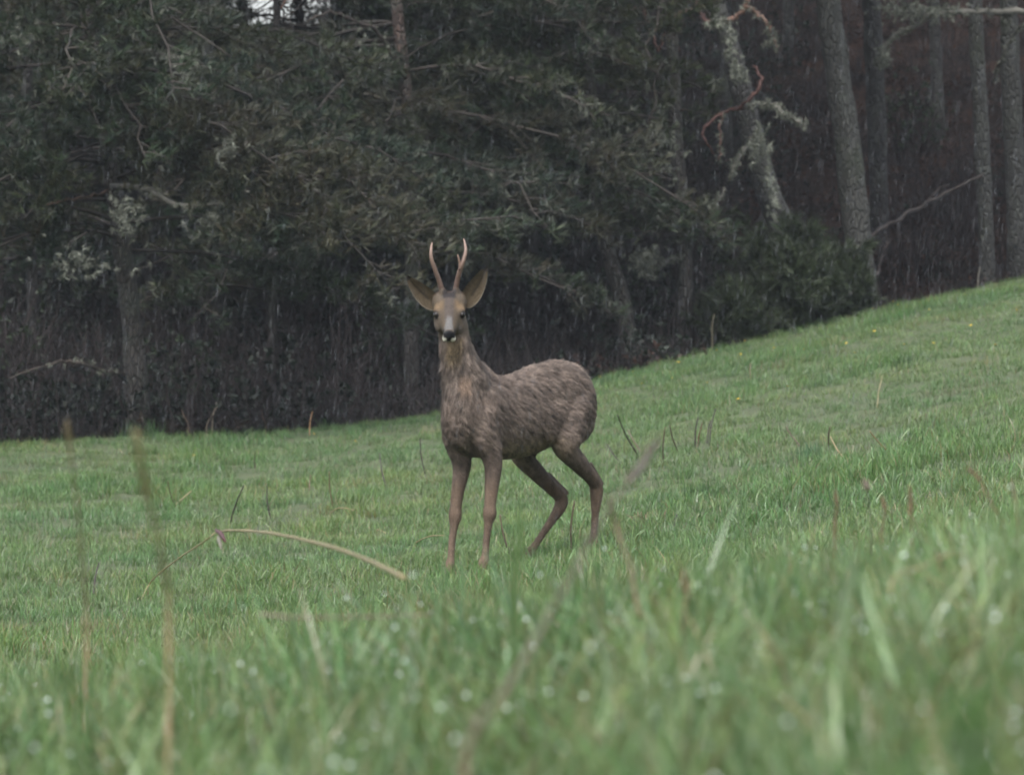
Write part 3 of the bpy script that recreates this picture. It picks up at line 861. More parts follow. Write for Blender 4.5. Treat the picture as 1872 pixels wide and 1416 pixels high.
for leg in (FRL, FRR, HLL, HRL):
    row = smooth_path(np.array([list(p) + [r_] for p, r_ in leg]), 4 * len(leg))
    S.chain([(q[:3], q[3]) for q in row], 0.008)
# hock points
S.cone(D(-0.385, 0.09, 0.385), D(-0.468, 0.082, 0.306), 0.007, 0.011, 0.015)
S.cone(D(-0.345, -0.08, 0.345), D(-0.447, -0.07, 0.270), 0.007, 0.011, 0.015)
# flank fold
S.ell(D(-0.15, 0.080, 0.54), (0.08, 0.035, 0.06), frame(-0.6), 0.05)
S.ell(D(-0.16, -0.088, 0.53), (0.07, 0.03, 0.05), frame(-0.6), 0.03)

vg = openvdb.FloatGrid()
vg.background = 0.3
vg.copyFromArray(S.g)
_pts, _tris, _quads = vg.convertToPolygons(isovalue=0.0)
BV = np.asarray(_pts, float) * S.h + S.lo
BQ = np.asarray(_quads, int)[:, ::-1]
# gradient = outward normal, sampled from the grid
def grid_normal(p):
    q = (p - S.lo) / S.h
    i = np.clip(np.round(q).astype(int), 2, S.n - 3)
    g = np.stack([S.g[i[:, 0] + 2, i[:, 1], i[:, 2]] - S.g[i[:, 0] - 2, i[:, 1], i[:, 2]],
                  S.g[i[:, 0], i[:, 1] + 2, i[:, 2]] - S.g[i[:, 0], i[:, 1] - 2, i[:, 2]],
                  S.g[i[:, 0], i[:, 1], i[:, 2] + 2] - S.g[i[:, 0], i[:, 1], i[:, 2] - 2]], 1)
    return g / (np.linalg.norm(g, axis=1)[:, None] + 1e-9)
BN = grid_normal(BV)
if np.mean(np.einsum('ij,ij->i', np.cross(BV[BQ[:, 1]] - BV[BQ[:, 0]], BV[BQ[:, 2]] - BV[BQ[:, 0]]), BN[BQ[:, 0]])) < 0:
    BQ = BQ[:, ::-1]

def sm(x, a, b):
    t = np.clip((x - a) / (b - a), 0, 1)
    return t * t * (3 - 2 * t)

def mixc(a, b, t):
    return a * (1 - t[:, None]) + np.asarray(b, float) * t[:, None]

def coat(p, n):
    """the deer's own colouring: winter grey-brown, rusty legs, face mask, black nose, white lip, plus a painted top-lit back"""
    f = p @ FW; l = p @ LT; z = p[:, 2]
    c = np.tile(np.array([0.088, 0.068, 0.056]), (len(p), 1))
    nz = vnoise(f * 12, z * 16, l * 8, 3, 3)
    c *= (1 + 0.22 * nz)[:, None]
    c = mixc(c, (0.115, 0.090, 0.074), sm(z, 0.66, 0.80) * sm(-f, -0.28, 0.1) * 0.6)      # back paler: light from above put into the coat colour
    c = mixc(c, (0.150, 0.116, 0.074), (1 - sm(z, 0.42, 0.52)) * sm(f, -0.24, -0.1) * (1 - sm(f, 0.13, 0.20)) * 0.75)   # buff belly
    c = mixc(c, (0.100, 0.071, 0.051), (1 - sm(z, 0.26, 0.42)))                            # rusty legs
    c = mixc(c, (0.42, 0.38, 0.31), sm(-f, 0.400, 0.425) * (1 - sm(np.abs(l), 0.05, 0.075)) * sm(z, 0.52, 0.58) * (1 - sm(z, 0.70, 0.74)))   # rump patch
    lg = 1 - sm(z, 0.34, 0.44)
    c = c * (1 + lg * (0.30 * vnoise(f * 90, z * 14, l * 90, 21, 3) - 0.16 * sm(vnoise(z * 9, l * 7, 0, 22), 0.0, 0.5)))[:, None]
    # breast and throat
    ax = p - np.array([-0.22, -0.30, 0.8])
    thr = sm(-n[:, 1], 0.35, 0.9) * sm(z, 0.73, 0.80) * (1 - sm(z, 0.86, 0.90)) * (1 - sm(np.abs(p[:, 0] + 0.228), 0.02, 0.045))
    c = mixc(c, (0.130, 0.095, 0.052), thr * 0.8)
    nk = sm(z, 0.62, 0.70) * sm(f, 0.2, 0.3) * (1 - thr) * (1 - sm(z, 0.84, 0.88))
    c = mixc(c, (0.115, 0.092, 0.077), nk * 0.65)
    ch = sm(-n[:, 1], 0.5, 0.9) * (1 - sm(np.abs(z - 0.69), 0.02, 0.06)) * (1 - sm(np.abs(p[:, 0] + 0.19), 0.01, 0.035))
    c = mixc(c, (0.115, 0.074, 0.048), ch * 0.6)
    # head
    q = p - HC
    a, b, h = q @ HF[0], q @ HF[1], q @ HF[2]
    hd = np.where(p[:, 1] < -0.385, sm(z, 0.830, 0.842), sm(z, 0.855, 0.875)) * (1 - sm(np.linalg.norm(q - HF[0] * 0.03, axis=1), 0.13, 0.15)) * (1 - sm(p[:, 1], -0.30, -0.285) * (1 - sm(z, 0.93, 0.96)))
    face = np.tile(np.array([0.094, 0.073, 0.052]), (len(p), 1))
    face = mixc(face, (0.082, 0.066, 0.057), (1 - sm(np.abs(b), 0.012, 0.024)) * (a < 0.09))            # grey-brown bridge
    face = mixc(face, (0.155, 0.108, 0.064), sm(np.abs(b), 0.015, 0.032) * sm(h, -0.008, 0.004) * (1 - sm(np.abs(a - 0.010), 0.006, 0.034)))  # tan brow
    b = b + 0.006 * vnoise(a * 120, b * 160, 0, 8)
    face = mixc(face, (0.026, 0.022, 0.022), (1 - sm(np.abs(b), 0.020, 0.030)) * (1 - sm(a, -0.030, -0.010)) * sm(a, -0.075, -0.055))       # dark crown
    face = mixc(face, (0.110, 0.070, 0.044), (1 - sm(a, -0.072, -0.060)))                               # tan poll
    bw = 0.004 + 0.013 * np.clip((a - 0.045) / 0.07, 0, 1)
    face = mixc(face, (0.145, 0.140, 0.137), (1 - sm(np.abs(b) / bw, 0.7, 1.25)) * sm(a, 0.055, 0.085) * (a < 0.132))   # pale blaze
    side = sm(np.abs(b), 0.030, 0.042) * (1 - sm(h, -0.03, -0.01))
    face = mixc(face, (0.145, 0.115, 0.095), side * 0.6)
    nose = sm(a, 0.137, 0.141) * sm(h, -0.026, -0.021)
    nose = np.maximum(nose, sm(a, 0.112, 0.120) * sm(np.abs(b), 0.014, 0.018) * sm(h, -0.020, -0.014) * (1 - sm(h, -0.006, 0.0)))
    lip = sm(a, 0.112, 0.118) * (1 - sm(h, -0.024, -0.020))
    lipw = sm(np.abs(b), 0.0050, 0.0085)
    face = mixc(face, (0.60, 0.58, 0.50), lip * lipw)
    face = mixc(face, (0.25, 0.24, 0.16), lip * (1 - lipw) * (h < -0.046))
    face = mixc(face, (0.012, 0.012, 0.014), nose)
    face = mixc(face, (0.012, 0.012, 0.014), lip * (1 - lipw) * (h >= -0.046))
    for s in (1, -1):                                                                                # dark rim round the eye
        e = np.linalg.norm((q - (HF[0] * 0.034 + HF[1] * 0.050 * s + HF[2] * 0.002)), axis=1)
        face = mixc(face, (0.035, 0.028, 0.025), 1 - sm(e, 0.0135, 0.022))
    return c * (1 - hd[:, None]) + face * 0.70 * hd[:, None]

# ripples of wet coat on the trunk
_f = BV @ FW; _z = BV[:, 2]
def hair_field(p, seed, a=22, b=95):
    f, l, z = p @ FW, p @ LT, p[:, 2]
    nk = sm(f, 0.22, 0.32) * sm(z, 0.5, 0.62)
    v1 = vnoise((-0.8 * f - 0.6 * z) * a, (0.6 * f - 0.8 * z) * b, l * 45, seed)
    v2 = vnoise(z * a, f * b, l * b, seed)
    return v1 * (1 - nk) + v2 * nk
amp = 0.0062 * sm(_z, 0.42, 0.5) * (1 - sm(_z, 0.86, 0.9))
BV2 = BV + BN * (amp * (0.6 * hair_field(BV, 5, 24, 70) + 0.5 * hair_field(BV, 15, 38, 130)))[:, None]

mat_coat = vcol_mat("wet_coat", 0.7, 0.15, 240, 0.30, bump_s=0.35)
deer_root = np.array([DX0, DEER_D, 0.0])
deer = empty("roe_deer", deer_root, "roebuck with short antlers standing in the wet grass, head turned to the viewer", "deer")
g = Geo()
_cc = coat(BV, BN) * (1 + (0.34 * hair_field(BV, 14, 30, 105) + 0.20 * hair_field(BV, 15, 38, 130)) * (1 - sm(BV[:, 2], 0.85, 0.88)) * sm(BV[:, 2], 0.3, 0.42))[:, None]
g.add(BV2, None, BQ, _cc)
body = link("body", g.mesh("body", mat_coat), deer)

# fur: short strands lying back along the body
mat_fur = vcol_mat("fur", 0.65, 0.2, 120, 0.25)
tri = np.vstack([BQ[:, [0, 1, 2]], BQ[:, [0, 2, 3]]])
ar = np.linalg.norm(np.cross(BV[tri[:, 1]] - BV[tri[:, 0]], BV[tri[:, 2]] - BV[tri[:, 0]]), axis=1)
cen = BV[tri].mean(1)
ar = ar * (1 + 1.2 * sm(cen[:, 2], 0.85, 0.9))
ar = ar * sm(cen[:, 2], 0.02, 0.06)
NF = 95000
ti = rng.choice(len(tri), NF, p=ar / ar.sum())
w = rng.dirichlet((1, 1, 1), NF)
fp = np.einsum('ij,ijk->ik', w, BV2[tri[ti]])
fn = grid_normal(fp)
ff_, fl_, fz_ = fp @ FW, fp @ LT, fp[:, 2]
flow = np.tile(-FW * 0.75 - UP * 0.55, (NF, 1))
neckm = sm(ff_, 0.22, 0.32) * sm(fz_, 0.5, 0.62)
flow = flow * (1 - neckm[:, None]) + (-UP * 1.0 - FW * 0.10)[None] * neckm[:, None]
legm = 1 - sm(fz_, 0.28, 0.47)
flow = flow * (1 - legm[:, None]) + (-UP)[None] * legm[:, None]
qh = fp - HC
headm = np.where(fp[:, 1] < -0.385, sm(fz_, 0.828, 0.842), sm(fz_, 0.865, 0.89))
flow = flow * (1 - headm[:, None]) + (-HF[0])[None] * headm[:, None]
# clumps: bend the flow sideways with a low-frequency field
cl = vnoise(ff_ * 22, fz_ * 26, fl_ * 20, 9)
cl2 = hair_field(fp, 14, 30, 105)
side = np.cross(fn, flow)
flow = flow + side * (0.6 * cl + 0.2 * cl2)[:, None] + rng.normal(0, 0.16, (NF, 3))
flow -= fn * np.einsum('ij,ij->i', flow, fn)[:, None]
flow /= np.linalg.norm(flow, axis=1)[:, None] + 1e-9
lift = 0.22 + 0.35 * np.clip(cl2, 0, 1) + 0.35 * sm(fn[:, 2], 0.4, 0.9) * sm(fz_, 0.6, 0.66) * (1 - headm)
ln = 0.018 * (1 - 0.50 * legm) * (1 - 0.76 * headm) * (1 + 0.35 * neckm) * rng.uniform(0.6, 1.2, NF)
faceq = headm * sm(qh @ HF[0], 0.06, 0.10)
ln = ln * (1 - 0.45 * faceq)
poll = headm * (1 - sm(qh @ HF[0], -0.066, -0.05))
ln = ln * (1 + 2.0 * poll)
lift = lift + 0.5 * poll
scruff = sm(fz_, 0.69, 0.73) * sm(ff_, 0.12, 0.2) * (1 - sm(fz_, 0.78, 0.82))
lift = lift + 0.35 * scruff
ln = ln * (1 + 0.25 * scruff)
for s in (1, -1):
    ln = ln * (0.02 + 0.98 * sm(np.linalg.norm(fp - Hh(0.034, 0.050 * s, 0.002), axis=1), 0.014, 0.020))
ln = ln * (1 - 0.9 * sm(qh @ HF[0], 0.090, 0.11) * headm)
guard = (rng.random(NF) < 0.04) & (fz_ > 0.42) & (headm < 0.3)
ln = np.where(guard, ln * 1.35, ln); lift = np.where(guard, lift + 0.25, lift)
dr = flow + fn * lift[:, None]
dr /= np.linalg.norm(dr, axis=1)[:, None]
wd = 0.0014 * (1 - 0.5 * headm) * np.where(guard, 1.5, 1.0)
sd = np.cross(dr, fn); sd /= np.linalg.norm(sd, axis=1)[:, None] + 1e-9
root = fp - fn * 0.0012
mid = root + dr * (ln * 0.55)[:, None]
tip = root + (dr * ln[:, None]) - fn * (ln * 0.16)[:, None]
fc = coat(fp, fn)
tone = np.clip(1.0 + 0.16 * cl + 0.85 * cl2 * (1 - 0.75 * headm) + rng.normal(0, 0.16, NF), 0.30, 2.2)
fv = np.stack([root - sd * wd[:, None] * 0.5, root + sd * wd[:, None] * 0.5, mid + sd * wd[:, None] * 0.45, mid - sd * wd[:, None] * 0.45, tip], 1).reshape(-1, 3)
b5 = np.arange(NF)[:, None] * 5
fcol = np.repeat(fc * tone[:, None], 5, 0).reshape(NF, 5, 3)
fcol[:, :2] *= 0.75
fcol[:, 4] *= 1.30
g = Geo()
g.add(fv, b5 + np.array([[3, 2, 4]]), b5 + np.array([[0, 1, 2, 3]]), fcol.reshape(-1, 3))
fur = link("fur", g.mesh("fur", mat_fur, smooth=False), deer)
fur["kind"] = "stuff"

# eyes
mat_eye, nt, b = new_mat("eye")
b.inputs['Base Color'].default_value = (0.008, 0.006, 0.005, 1)
b.inputs['Roughness'].default_value = 0.18; b.inputs['Specular IOR Level'].default_value = 0.25
def ball(geo, c, r, axes, nu=16, nv=10, cc=(1, 1, 1)):
    th = np.linspace(0, np.pi, nv + 1)
    ph = np.linspace(0, 2 * np.pi, nu, endpoint=False)
    T, PH = np.meshgrid(th, ph, indexing='ij')
    loc = np.stack([np.sin(T) * np.cos(PH) * r[0], np.sin(T) * np.sin(PH) * r[1], np.cos(T) * r[2]], -1).reshape(-1, 3)
    v = np.asarray(c) + loc @ np.asarray(axes)
    i = np.arange(nv)[:, None] * nu; j = np.arange(nu)[None]; k = (j + 1) % nu
    f = np.stack([i + j, i + nu + j, i + nu + k, i + k], -1).reshape(-1, 4)
    geo.add(v, None, f, cc)
for s in (1, -1):
    g = Geo()
    ball(g, Hh(0.034, 0.0490 * s, 0.003), (0.0150, 0.0125, 0.0130), HF)
    link("eye", g.mesh("eye", mat_eye), deer)

# antlers: two beams, the one at the picture's right forked
mat_antler = vcol_mat("antler", 0.5, 0.4, 90, 0.2, bump_s=0.1)
def px(u, v, y):                       # deer-local place of a photograph pixel at local depth y
    return P(u, v, DEER_D + y) - deer_root
def antler(beam, tines):
    g = Geo()
    for k, (pts, r0, r1) in enumerate([beam] + tines):
        n = 22 if k == 0 else 10
        p = smooth_path(pts, n)
        t = np.linspace(0, 1, n)
        r = r0 * (1 - t) ** 0.55 + r1
        cc = np.outer(1 - t, (0.052, 0.030, 0.023)) + np.outer(t, (0.20, 0.135, 0.105))
        tube(g, p, r, 10, cc, rough=0.02 if k == 0 else 0.01, seed=k)
    p0 = np.array(beam[0][0])
    ball(g, p0 + np.array([0, 0, 0.004]), (0.0125, 0.0125, 0.007), np.eye(3), 12, 6, (0.16, 0.10, 0.07))      # burr
    return link("antler", g.mesh("antler", mat_antler), deer)
antler(([px(809, 535, -0.285), px(804, 517, -0.29), px(795, 492, -0.305), px(788.5, 472, -0.315), px(788, 456, -0.31), px(790, 443, -0.295)], 0.0098, 0.0013), [])
antler(([px(832, 535, -0.285), px(835, 517, -0.29), px(840, 497, -0.305), px(846, 480, -0.315), px(851, 462, -0.31), px(850.5, 448, -0.30), px(847.5, 436, -0.29)], 0.0102, 0.0013),
       [([px(841, 494, -0.310), px(840.5, 481, -0.314), px(836.5, 465, -0.325)], 0.0066, 0.0010)])

# ears: long cupped leaves with a dark seam and black rim at the tip
mat_ear = vcol_mat("ear_hide", 0.8, 0.2, 260, 0.35, transl=0.25)
def ear(base, tip, width, skew, depth, droop=0.0):
    base, tip = np.array(base), np.array(tip)
    ax = tip - base; L = np.linalg.norm(ax); ax /= L
    fwd = np.array([0.0, -1.0, 0.0]); fwd -= ax * (fwd @ ax); fwd /= np.linalg.norm(fwd)
    sd = np.cross(ax, fwd)
    nu, nv = 26, 15
    g = Geo()
    for layer in (0, 1):
        V, C = [], []
        for i in range(nu):
            t = i / (nu - 1)
            w = width * (math.sin(math.pi * min(1, t ** 0.72 * 0.93 + 0.065)) ** 0.72) * (1 - 0.12 * t) + 0.0015
            if t > 0.97: w *= 0.6
            for j in range(nv):
                s = j / (nv - 1) * 2 - 1
                cup = depth * (1 - s * s) * math.sin(math.pi * min(1, t * 0.85 + 0.15)) ** 0.8
                p = base + ax * (L * t) + sd * (s * w + skew * L * math.sin(math.pi * t) * 0.25) - fwd * (cup + layer * 0.0035 * (1 - s * s) ** 0.5) + fwd * 0.004
                p = p - UP * droop * t * t
                nzz = float(vnoise(np.array(t * 30.0), np.array(s * 9.0), 0, 2))
                if layer == 0:
                    c = np.array([0.082, 0.063, 0.040]) * (1 + 0.18 * nzz)
                    seam = math.exp(-((s - 0.05) / 0.14) ** 2) * (0.25 < t < 0.95)
                    c = c * (1 - 0.6 * seam)
                    c = c * (1 + 0.45 * math.exp(-((s * (-1 if skew < 0 else 1) + 0.45) / 0.25) ** 2) * math.exp(-((t - 0.45) / 0.3) ** 2))
                    if s * (-1 if skew < 0 else 1) > 0.86 and t < 0.8: c = c * 0.55 + np.array([0.26, 0.24, 0.20]) * 0.45
                    if t > 0.90: c = np.array([0.03, 0.025, 0.022])
                    c = c * (0.72 + 0.28 * min(1, t * 4))
                else:
                    c = np.array([0.07, 0.055, 0.045]) * (1 + 0.2 * nzz)
                    if t > 0.85: c = np.array([0.02, 0.017, 0.016])
                V.append(p); C.append(c)
        i = np.arange(nu - 1)[:, None] * nv; j = np.arange(nv - 1)[None]
        f = np.stack([i + j, i + j + 1, i + nv + j + 1, i + nv + j], -1).reshape(-1, 4)
        g.add(np.array(V), None, f if layer == 0 else f[:, ::-1], np.array(C))
    # inner hairs
    for q in range(260):
        t = random.uniform(0.08, 0.85); s = random.choice((-1, 1)) * random.uniform(0.35, 0.98)
        w = width * (math.sin(math.pi * min(1, t ** 0.72 * 0.93 + 0.065)) ** 0.72)
        cup = depth * (1 - s * s)
        p = base + ax * (L * t) + sd * (s * w + skew * L * math.sin(math.pi * t) * 0.25) - fwd * cup + fwd * 0.004 - UP * droop * t * t
        d = ax * 0.010 - sd * s * 0.008 + fwd * 0.004
        k = random.uniform(0.7, 1.25)
        g.add(np.array([p - ax * 0.0005, p + ax * 0.0007, p + d * k]), [(0, 1, 2)], None, np.array((0.13, 0.105, 0.070)) * k)
    return link("ear", g.mesh("ear", mat_ear), deer)
ear(px(801, 562, -0.27), px(743, 504, -0.30), 0.035, -0.12, 0.026)
ear(px(847, 560, -0.27), px(890, 487, -0.30), 0.036, 0.12, 0.026)

# hooves: two dark cleaves each
mat_hoof, nt, b = new_mat("hoof")
b.inputs['Base Color'].default_value = (0.018, 0.015, 0.014, 1); b.inputs['Roughness'].default_value = 0.35
for leg in (FRL, FRR, HLL, HRL):
    e = leg[-1][0]
    g = Geo()
    for s in (1, -1):
        a = e + LT * 0.009 * s + UP * 0.006
        bq = e + LT * 0.007 * s + FW * 0.034 - UP * 0.024
        tube(g, smooth_path([a, (a + bq) / 2 - UP * 0.004, bq], 7), np.array([0.011, 0.0125, 0.0125, 0.012, 0.010, 0.007, 0.003]), 8)
    link("hoof", g.mesh("hoof", mat_hoof), deer)
# short tail tuft, tucked
g = Geo()
tube(g, smooth_path([D(-0.44, 0, 0.70), D(-0.463, 0, 0.675), D(-0.462, 0, 0.64)], 7), np.array([0.014, 0.016, 0.016, 0.015, 0.013, 0.009, 0.004]), 8, (0.30, 0.26, 0.21))
link("tail", g.mesh("tail", mat_coat), deer)
# ------------------------------------------------------------------ grass
def grass_mat(name, rough, spec, transl, tint=(1, 1, 1)):
    m, nt, b = new_mat(name)
    a = attr(nt)
    wp = world_pos(nt)
    patch = noise_tex(nt, 0.55, 3, 0.6, vec=wp, ramp=(0.36, 0.64))
    patch2 = noise_tex(nt, 2.6, 3, 0.6, vec=wp, ramp=(0.40, 0.70))
    t1 = mixrgb(nt, patch, (1.22, 1.08, 0.90), (0.80, 0.94, 0.82))
    t2 = mixrgb(nt, patch2, t1, (0.80, 1.06, 0.72), 'MULTIPLY')
    c = mixrgb(nt, 1.0, a.outputs['Color'], t1, 'MULTIPLY')
    c = mixrgb(nt, 0.6, c, mixrgb(nt, patch2, (1.1, 1.05, 1.0), (0.72, 0.86, 0.70)), 'MULTIPLY')
    info = nt.nodes.new("ShaderNodeObjectInfo")
    mr = nt.nodes.new("ShaderNodeMapRange"); mr.inputs[3].default_value = 0.78; mr.inputs[4].default_value = 1.25
    nt.links.new(info.outputs['Random'], mr.inputs[0])
    vm = nt.nodes.new("ShaderNodeVectorMath"); vm.operation = 'SCALE'
    nt.links.new(c, vm.inputs[0]); nt.links.new(mr.outputs[0], vm.inputs['Scale'])
    nt.links.new(vm.outputs[0], b.inputs['Base Color'])
    b.inputs['Roughness'].default_value = rough
    b.inputs['Specular IOR Level'].default_value = spec
    tr = nt.nodes.new("ShaderNodeBsdfTranslucent")
    nt.links.new(vm.outputs[0], tr.inputs[0])
    mx = nt.nodes.new("ShaderNodeMixShader"); mx.inputs[0].default_value = transl
    out = nt.nodes.get("Material Output")
    nt.links.new(b.outputs[0], mx.inputs[1]); nt.links.new(tr.outputs[0], mx.inputs[2]); nt.links.new(mx.outputs[0], out.inputs[0])
    return m
m_grass = grass_mat("wet_grass", 0.34, 0.55, 0.32)
m_grass_near = grass_mat("wet_grass_tall", 0.30, 0.6, 0.35)

def blades(g, n, rad, h0, h1, w, lean, base_c, tip_c, dead=0.06, seg=3, geo=None):
    geo = geo or Geo()
    tips = []
    for q in range(n):
        r = rad * math.sqrt(g.random()); th = g.uniform(0, 2 * np.pi)
        p0 = np.array([r * math.cos(th), r * math.sin(th), -0.01])
        H = g.uniform(h0, h1); az = g.uniform(0, 2 * np.pi); ln = abs(g.normal(0, lean)) + 0.05
        d = np.array([math.cos(az), math.sin(az), 0])
        t = np.linspace(0, 1, seg + 1)
        p = p0 + UP3 * (H * (t - 0.25 * ln * t ** 2))[:, None] + d * (H * ln * t ** 1.8)[:, None]
        fa = g.uniform(0, np.pi); s = np.array([math.cos(fa), math.sin(fa), 0])
        ww = w * g.uniform(0.6, 1.3) * (1 - t ** 1.6 * 0.95)
        v = np.concatenate([np.stack([p[k] - s * ww[k], p[k] + s * ww[k]]) for k in range(seg)] + [p[seg:seg + 1]])
        f4 = [(2 * k, 2 * k + 1, 2 * k + 3, 2 * k + 2) for k in range(seg - 1)]
        f3 = [(2 * seg - 2, 2 * seg - 1, 2 * seg)]
        k_ = g.uniform(0.65, 1.4)
        if g.random() < dead:
            c0, c1 = np.array((0.10, 0.085, 0.045)), np.array((0.20, 0.17, 0.10))
        else:
            c0, c1 = np.array(base_c) * k_, np.array(tip_c) * k_ * np.array([g.uniform(0.8, 1.25), 1, g.uniform(0.8, 1.2)])
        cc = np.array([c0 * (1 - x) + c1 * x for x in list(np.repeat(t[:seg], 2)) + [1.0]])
        geo.add(v, f3, f4, cc)
        tips.append(p[seg]); tips.append(p[seg - 1])
    return geo, np.array(tips)

def leafy(g, geo, n, rad, h, size, c):
    """rounded herb leaves on short stalks (clover, yarrow, dock)"""
    tips = []
    for q in range(n):
        r = rad * math.sqrt(g.random()); th = g.uniform(0, 2 * np.pi)
        z = h * g.uniform(0.35, 1.0)
        p = np.array([r * math.cos(th), r * math.sin(th), z])
        tube(geo, np.array([[p[0] * 0.5, p[1] * 0.5, -0.01], p * np.array([0.9, 0.9, 0.6]), p]), (0.0012, 0.001, 0.0008), 3, np.array(c) * 0.9, cap=False)
        k = g.uniform(0.7, 1.4); m = g.integers(1, 4)
        for j in range(m):
            az = th + j * 2.1 + g.normal(0, 0.3); d = np.array([math.cos(az), math.sin(az), g.uniform(-0.2, 0.7)]); d /= np.linalg.norm(d)
            s = np.cross(d, UP3 + g.normal(0, 0.3, 3)); s /= np.linalg.norm(s)
            S_ = size * g.uniform(0.6, 1.3)
            nrm = np.cross(s, d)
            v = np.array([p, p + d * S_ * 0.35 - s * S_ * 0.36 + nrm * S_ * .08, p + d * S_ * 0.8 - s * S_ * 0.30 + nrm * S_ * .05, p + d * S_, p + d * S_ * 0.8 + s * S_ * 0.30 + nrm * S_ * .05, p + d * S_ * 0.35 + s * S_ * 0.36 + nrm * S_ * .08])
            geo.add(v, None, [(0, 1, 2, 3), (0, 3, 4, 5)], np.array(c) * k)
            tips.append(p + d * S_ * 0.6)
    return np.array(tips)

def instancer(name, label, tufts, pts, rots, scales, idx, kind="stuff"):
    """one object that repeats the tuft meshes over its points"""
    me = bpy.data.meshes.new(name)
    me.vertices.add(len(pts)); me.vertices.foreach_set("co", np.asarray(pts, np.float32).ravel())
    a = me.attributes.new("rot", 'FLOAT_VECTOR', 'POINT'); a.data.foreach_set("vector", np.asarray(rots, np.float32).ravel())
    a = me.attributes.new("scl", 'FLOAT', 'POINT'); a.data.foreach_set("value", np.asarray(scales, np.float32))
    a = me.attributes.new("pick", 'INT', 'POINT'); a.data.foreach_set("value", np.asarray(idx, np.int32))
    me.update()
    o = link(name, me); tag(o, label, kind=kind)
    ng = bpy.data.node_groups.new(name, 'GeometryNodeTree')
    ng.interface.new_socket("Geometry", in_out='INPUT', socket_type='NodeSocketGeometry')
    ng.interface.new_socket("Geometry", in_out='OUTPUT', socket_type='NodeSocketGeometry')
    gi = ng.nodes.new("NodeGroupInput"); go = ng.nodes.new("NodeGroupOutput")
    join = ng.nodes.new("GeometryNodeJoinGeometry")
    def named(nm, dt):
        n = ng.nodes.new("GeometryNodeInputNamedAttribute"); n.data_type = dt; n.inputs[0].default_value = nm
        return n.outputs[0]
    rot = named("rot", 'FLOAT_VECTOR'); scl = named("scl", 'FLOAT'); pick = named("pick", 'INT')
    e2r = ng.nodes.new("FunctionNodeEulerToRotation"); ng.links.new(rot, e2r.inputs[0])
    for k, t in enumerate(tufts):
        cmp_ = ng.nodes.new("FunctionNodeCompare"); cmp_.data_type = 'INT'; cmp_.operation = 'EQUAL'
        ng.links.new(pick, cmp_.inputs[2]); cmp_.inputs[3].default_value = k
        oi = ng.nodes.new("GeometryNodeObjectInfo"); oi.inputs[0].default_value = t
        ip = ng.nodes.new("GeometryNodeInstanceOnPoints")
        ng.links.new(gi.outputs[0], ip.inputs['Points']); ng.links.new(cmp_.outputs[0], ip.inputs['Selection'])
        ng.links.new(oi.outputs['Geometry'], ip.inputs['Instance']); ng.links.new(e2r.outputs[0], ip.inputs['Rotation']); ng.links.new(scl, ip.inputs['Scale'])
        ng.links.new(ip.outputs[0], join.inputs[0])
    ng.links.new(join.outputs[0], go.inputs[0])
    md = o.modifiers.new("scatter", 'NODES'); md.node_group = ng
    return o

def proto(name, geo, mat):
    return bpy.data.objects.new(name, geo.mesh(name, mat))      # never linked to the scene itself

def wedge_points(n_per_m2, y0, y1, margin, g, edge=True, spread=FPX):
    hw = lambda y: 936 / FPX * y + margin
    A = (936 / FPX) * (y1 ** 2 - y0 ** 2) + 2 * margin * (y1 - y0)
    n = int(A * n_per_m2)
    y = g.uniform(y0, y1, n * 2); x = g.uniform(-1, 1, n * 2) * hw(y1)
    k = np.abs(x) < hw(y)
    x, y = x[k], y[k]
    m = int(n_per_m2 * 0.5 * 2 * hw(y1) * (y1 - y0))
    # x,y are uniform over the bounding box: thin to the wanted density
    box = 2 * hw(y1) * (y1 - y0)
    want = n_per_m2 * box / (2 * n)
    if want > 1:
        x0 = []; y0_ = []
        reps = int(math.ceil(want))
        for r in range(reps):
            yy = g.uniform(y0, y1, n * 2); xx = g.uniform(-1, 1, n * 2) * hw(y1); kk = np.abs(xx) < hw(yy)
            x0.append(xx[kk]); y0_.append(yy[kk])
        x, y = np.concatenate(x0), np.concatenate(y0_); want = want / reps
    kk = g.random(len(x)) < want
    x, y = x[kk], y[kk]
    if edge:
        kk = y < edge_y(x) + 0.25
        x, y = x[kk], y[kk]
    return x, y

gg = np.random.default_rng(21)
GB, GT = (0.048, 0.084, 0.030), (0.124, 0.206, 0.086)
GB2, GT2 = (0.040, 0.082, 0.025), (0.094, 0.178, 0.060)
short = []
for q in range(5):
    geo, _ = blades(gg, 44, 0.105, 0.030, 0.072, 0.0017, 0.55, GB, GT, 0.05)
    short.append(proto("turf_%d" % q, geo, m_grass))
for q in range(2):                                # longer, darker tussocks
    geo, _ = blades(gg, 46, 0.085, 0.045, 0.10, 0.0018, 0.5, GB2, GT2, 0.05)
    short.append(proto("tussock_%d" % q, geo, m_grass))
geo, _ = blades(gg, 30, 0.09, 0.03, 0.09, 0.0016, 0.9, (0.08, 0.075, 0.04), (0.17, 0.16, 0.095), 0.5)   # pale dead grass
short.append(proto("thatch", geo, m_grass))

x, y = wedge_points(62, 11.0, 52.5, 1.0, gg)
pn = vnoise(x * 1.1, y * 0.8, 0, 31, 3)
fy = vnoise(x * 0.45, y * 0.3, 0, 32, 3)
idx = gg.integers(0, 5, len(x))
tall = (pn > 0.50) | (gg.random(len(x)) < 0.02)
idx = np.where(tall & (gg.random(len(x)) < 0.7), gg.integers(5, 7, len(x)), idx)
idx = np.where((fy > 0.45) & (gg.random(len(x)) < 0.22) | (gg.random(len(x)) < 0.03), 7, idx)
edge_d = edge_y(x) - y
idx = np.where((edge_d < 0.5) & (gg.random(len(x)) < 0.35), gg.integers(5, 8, len(x)), idx)
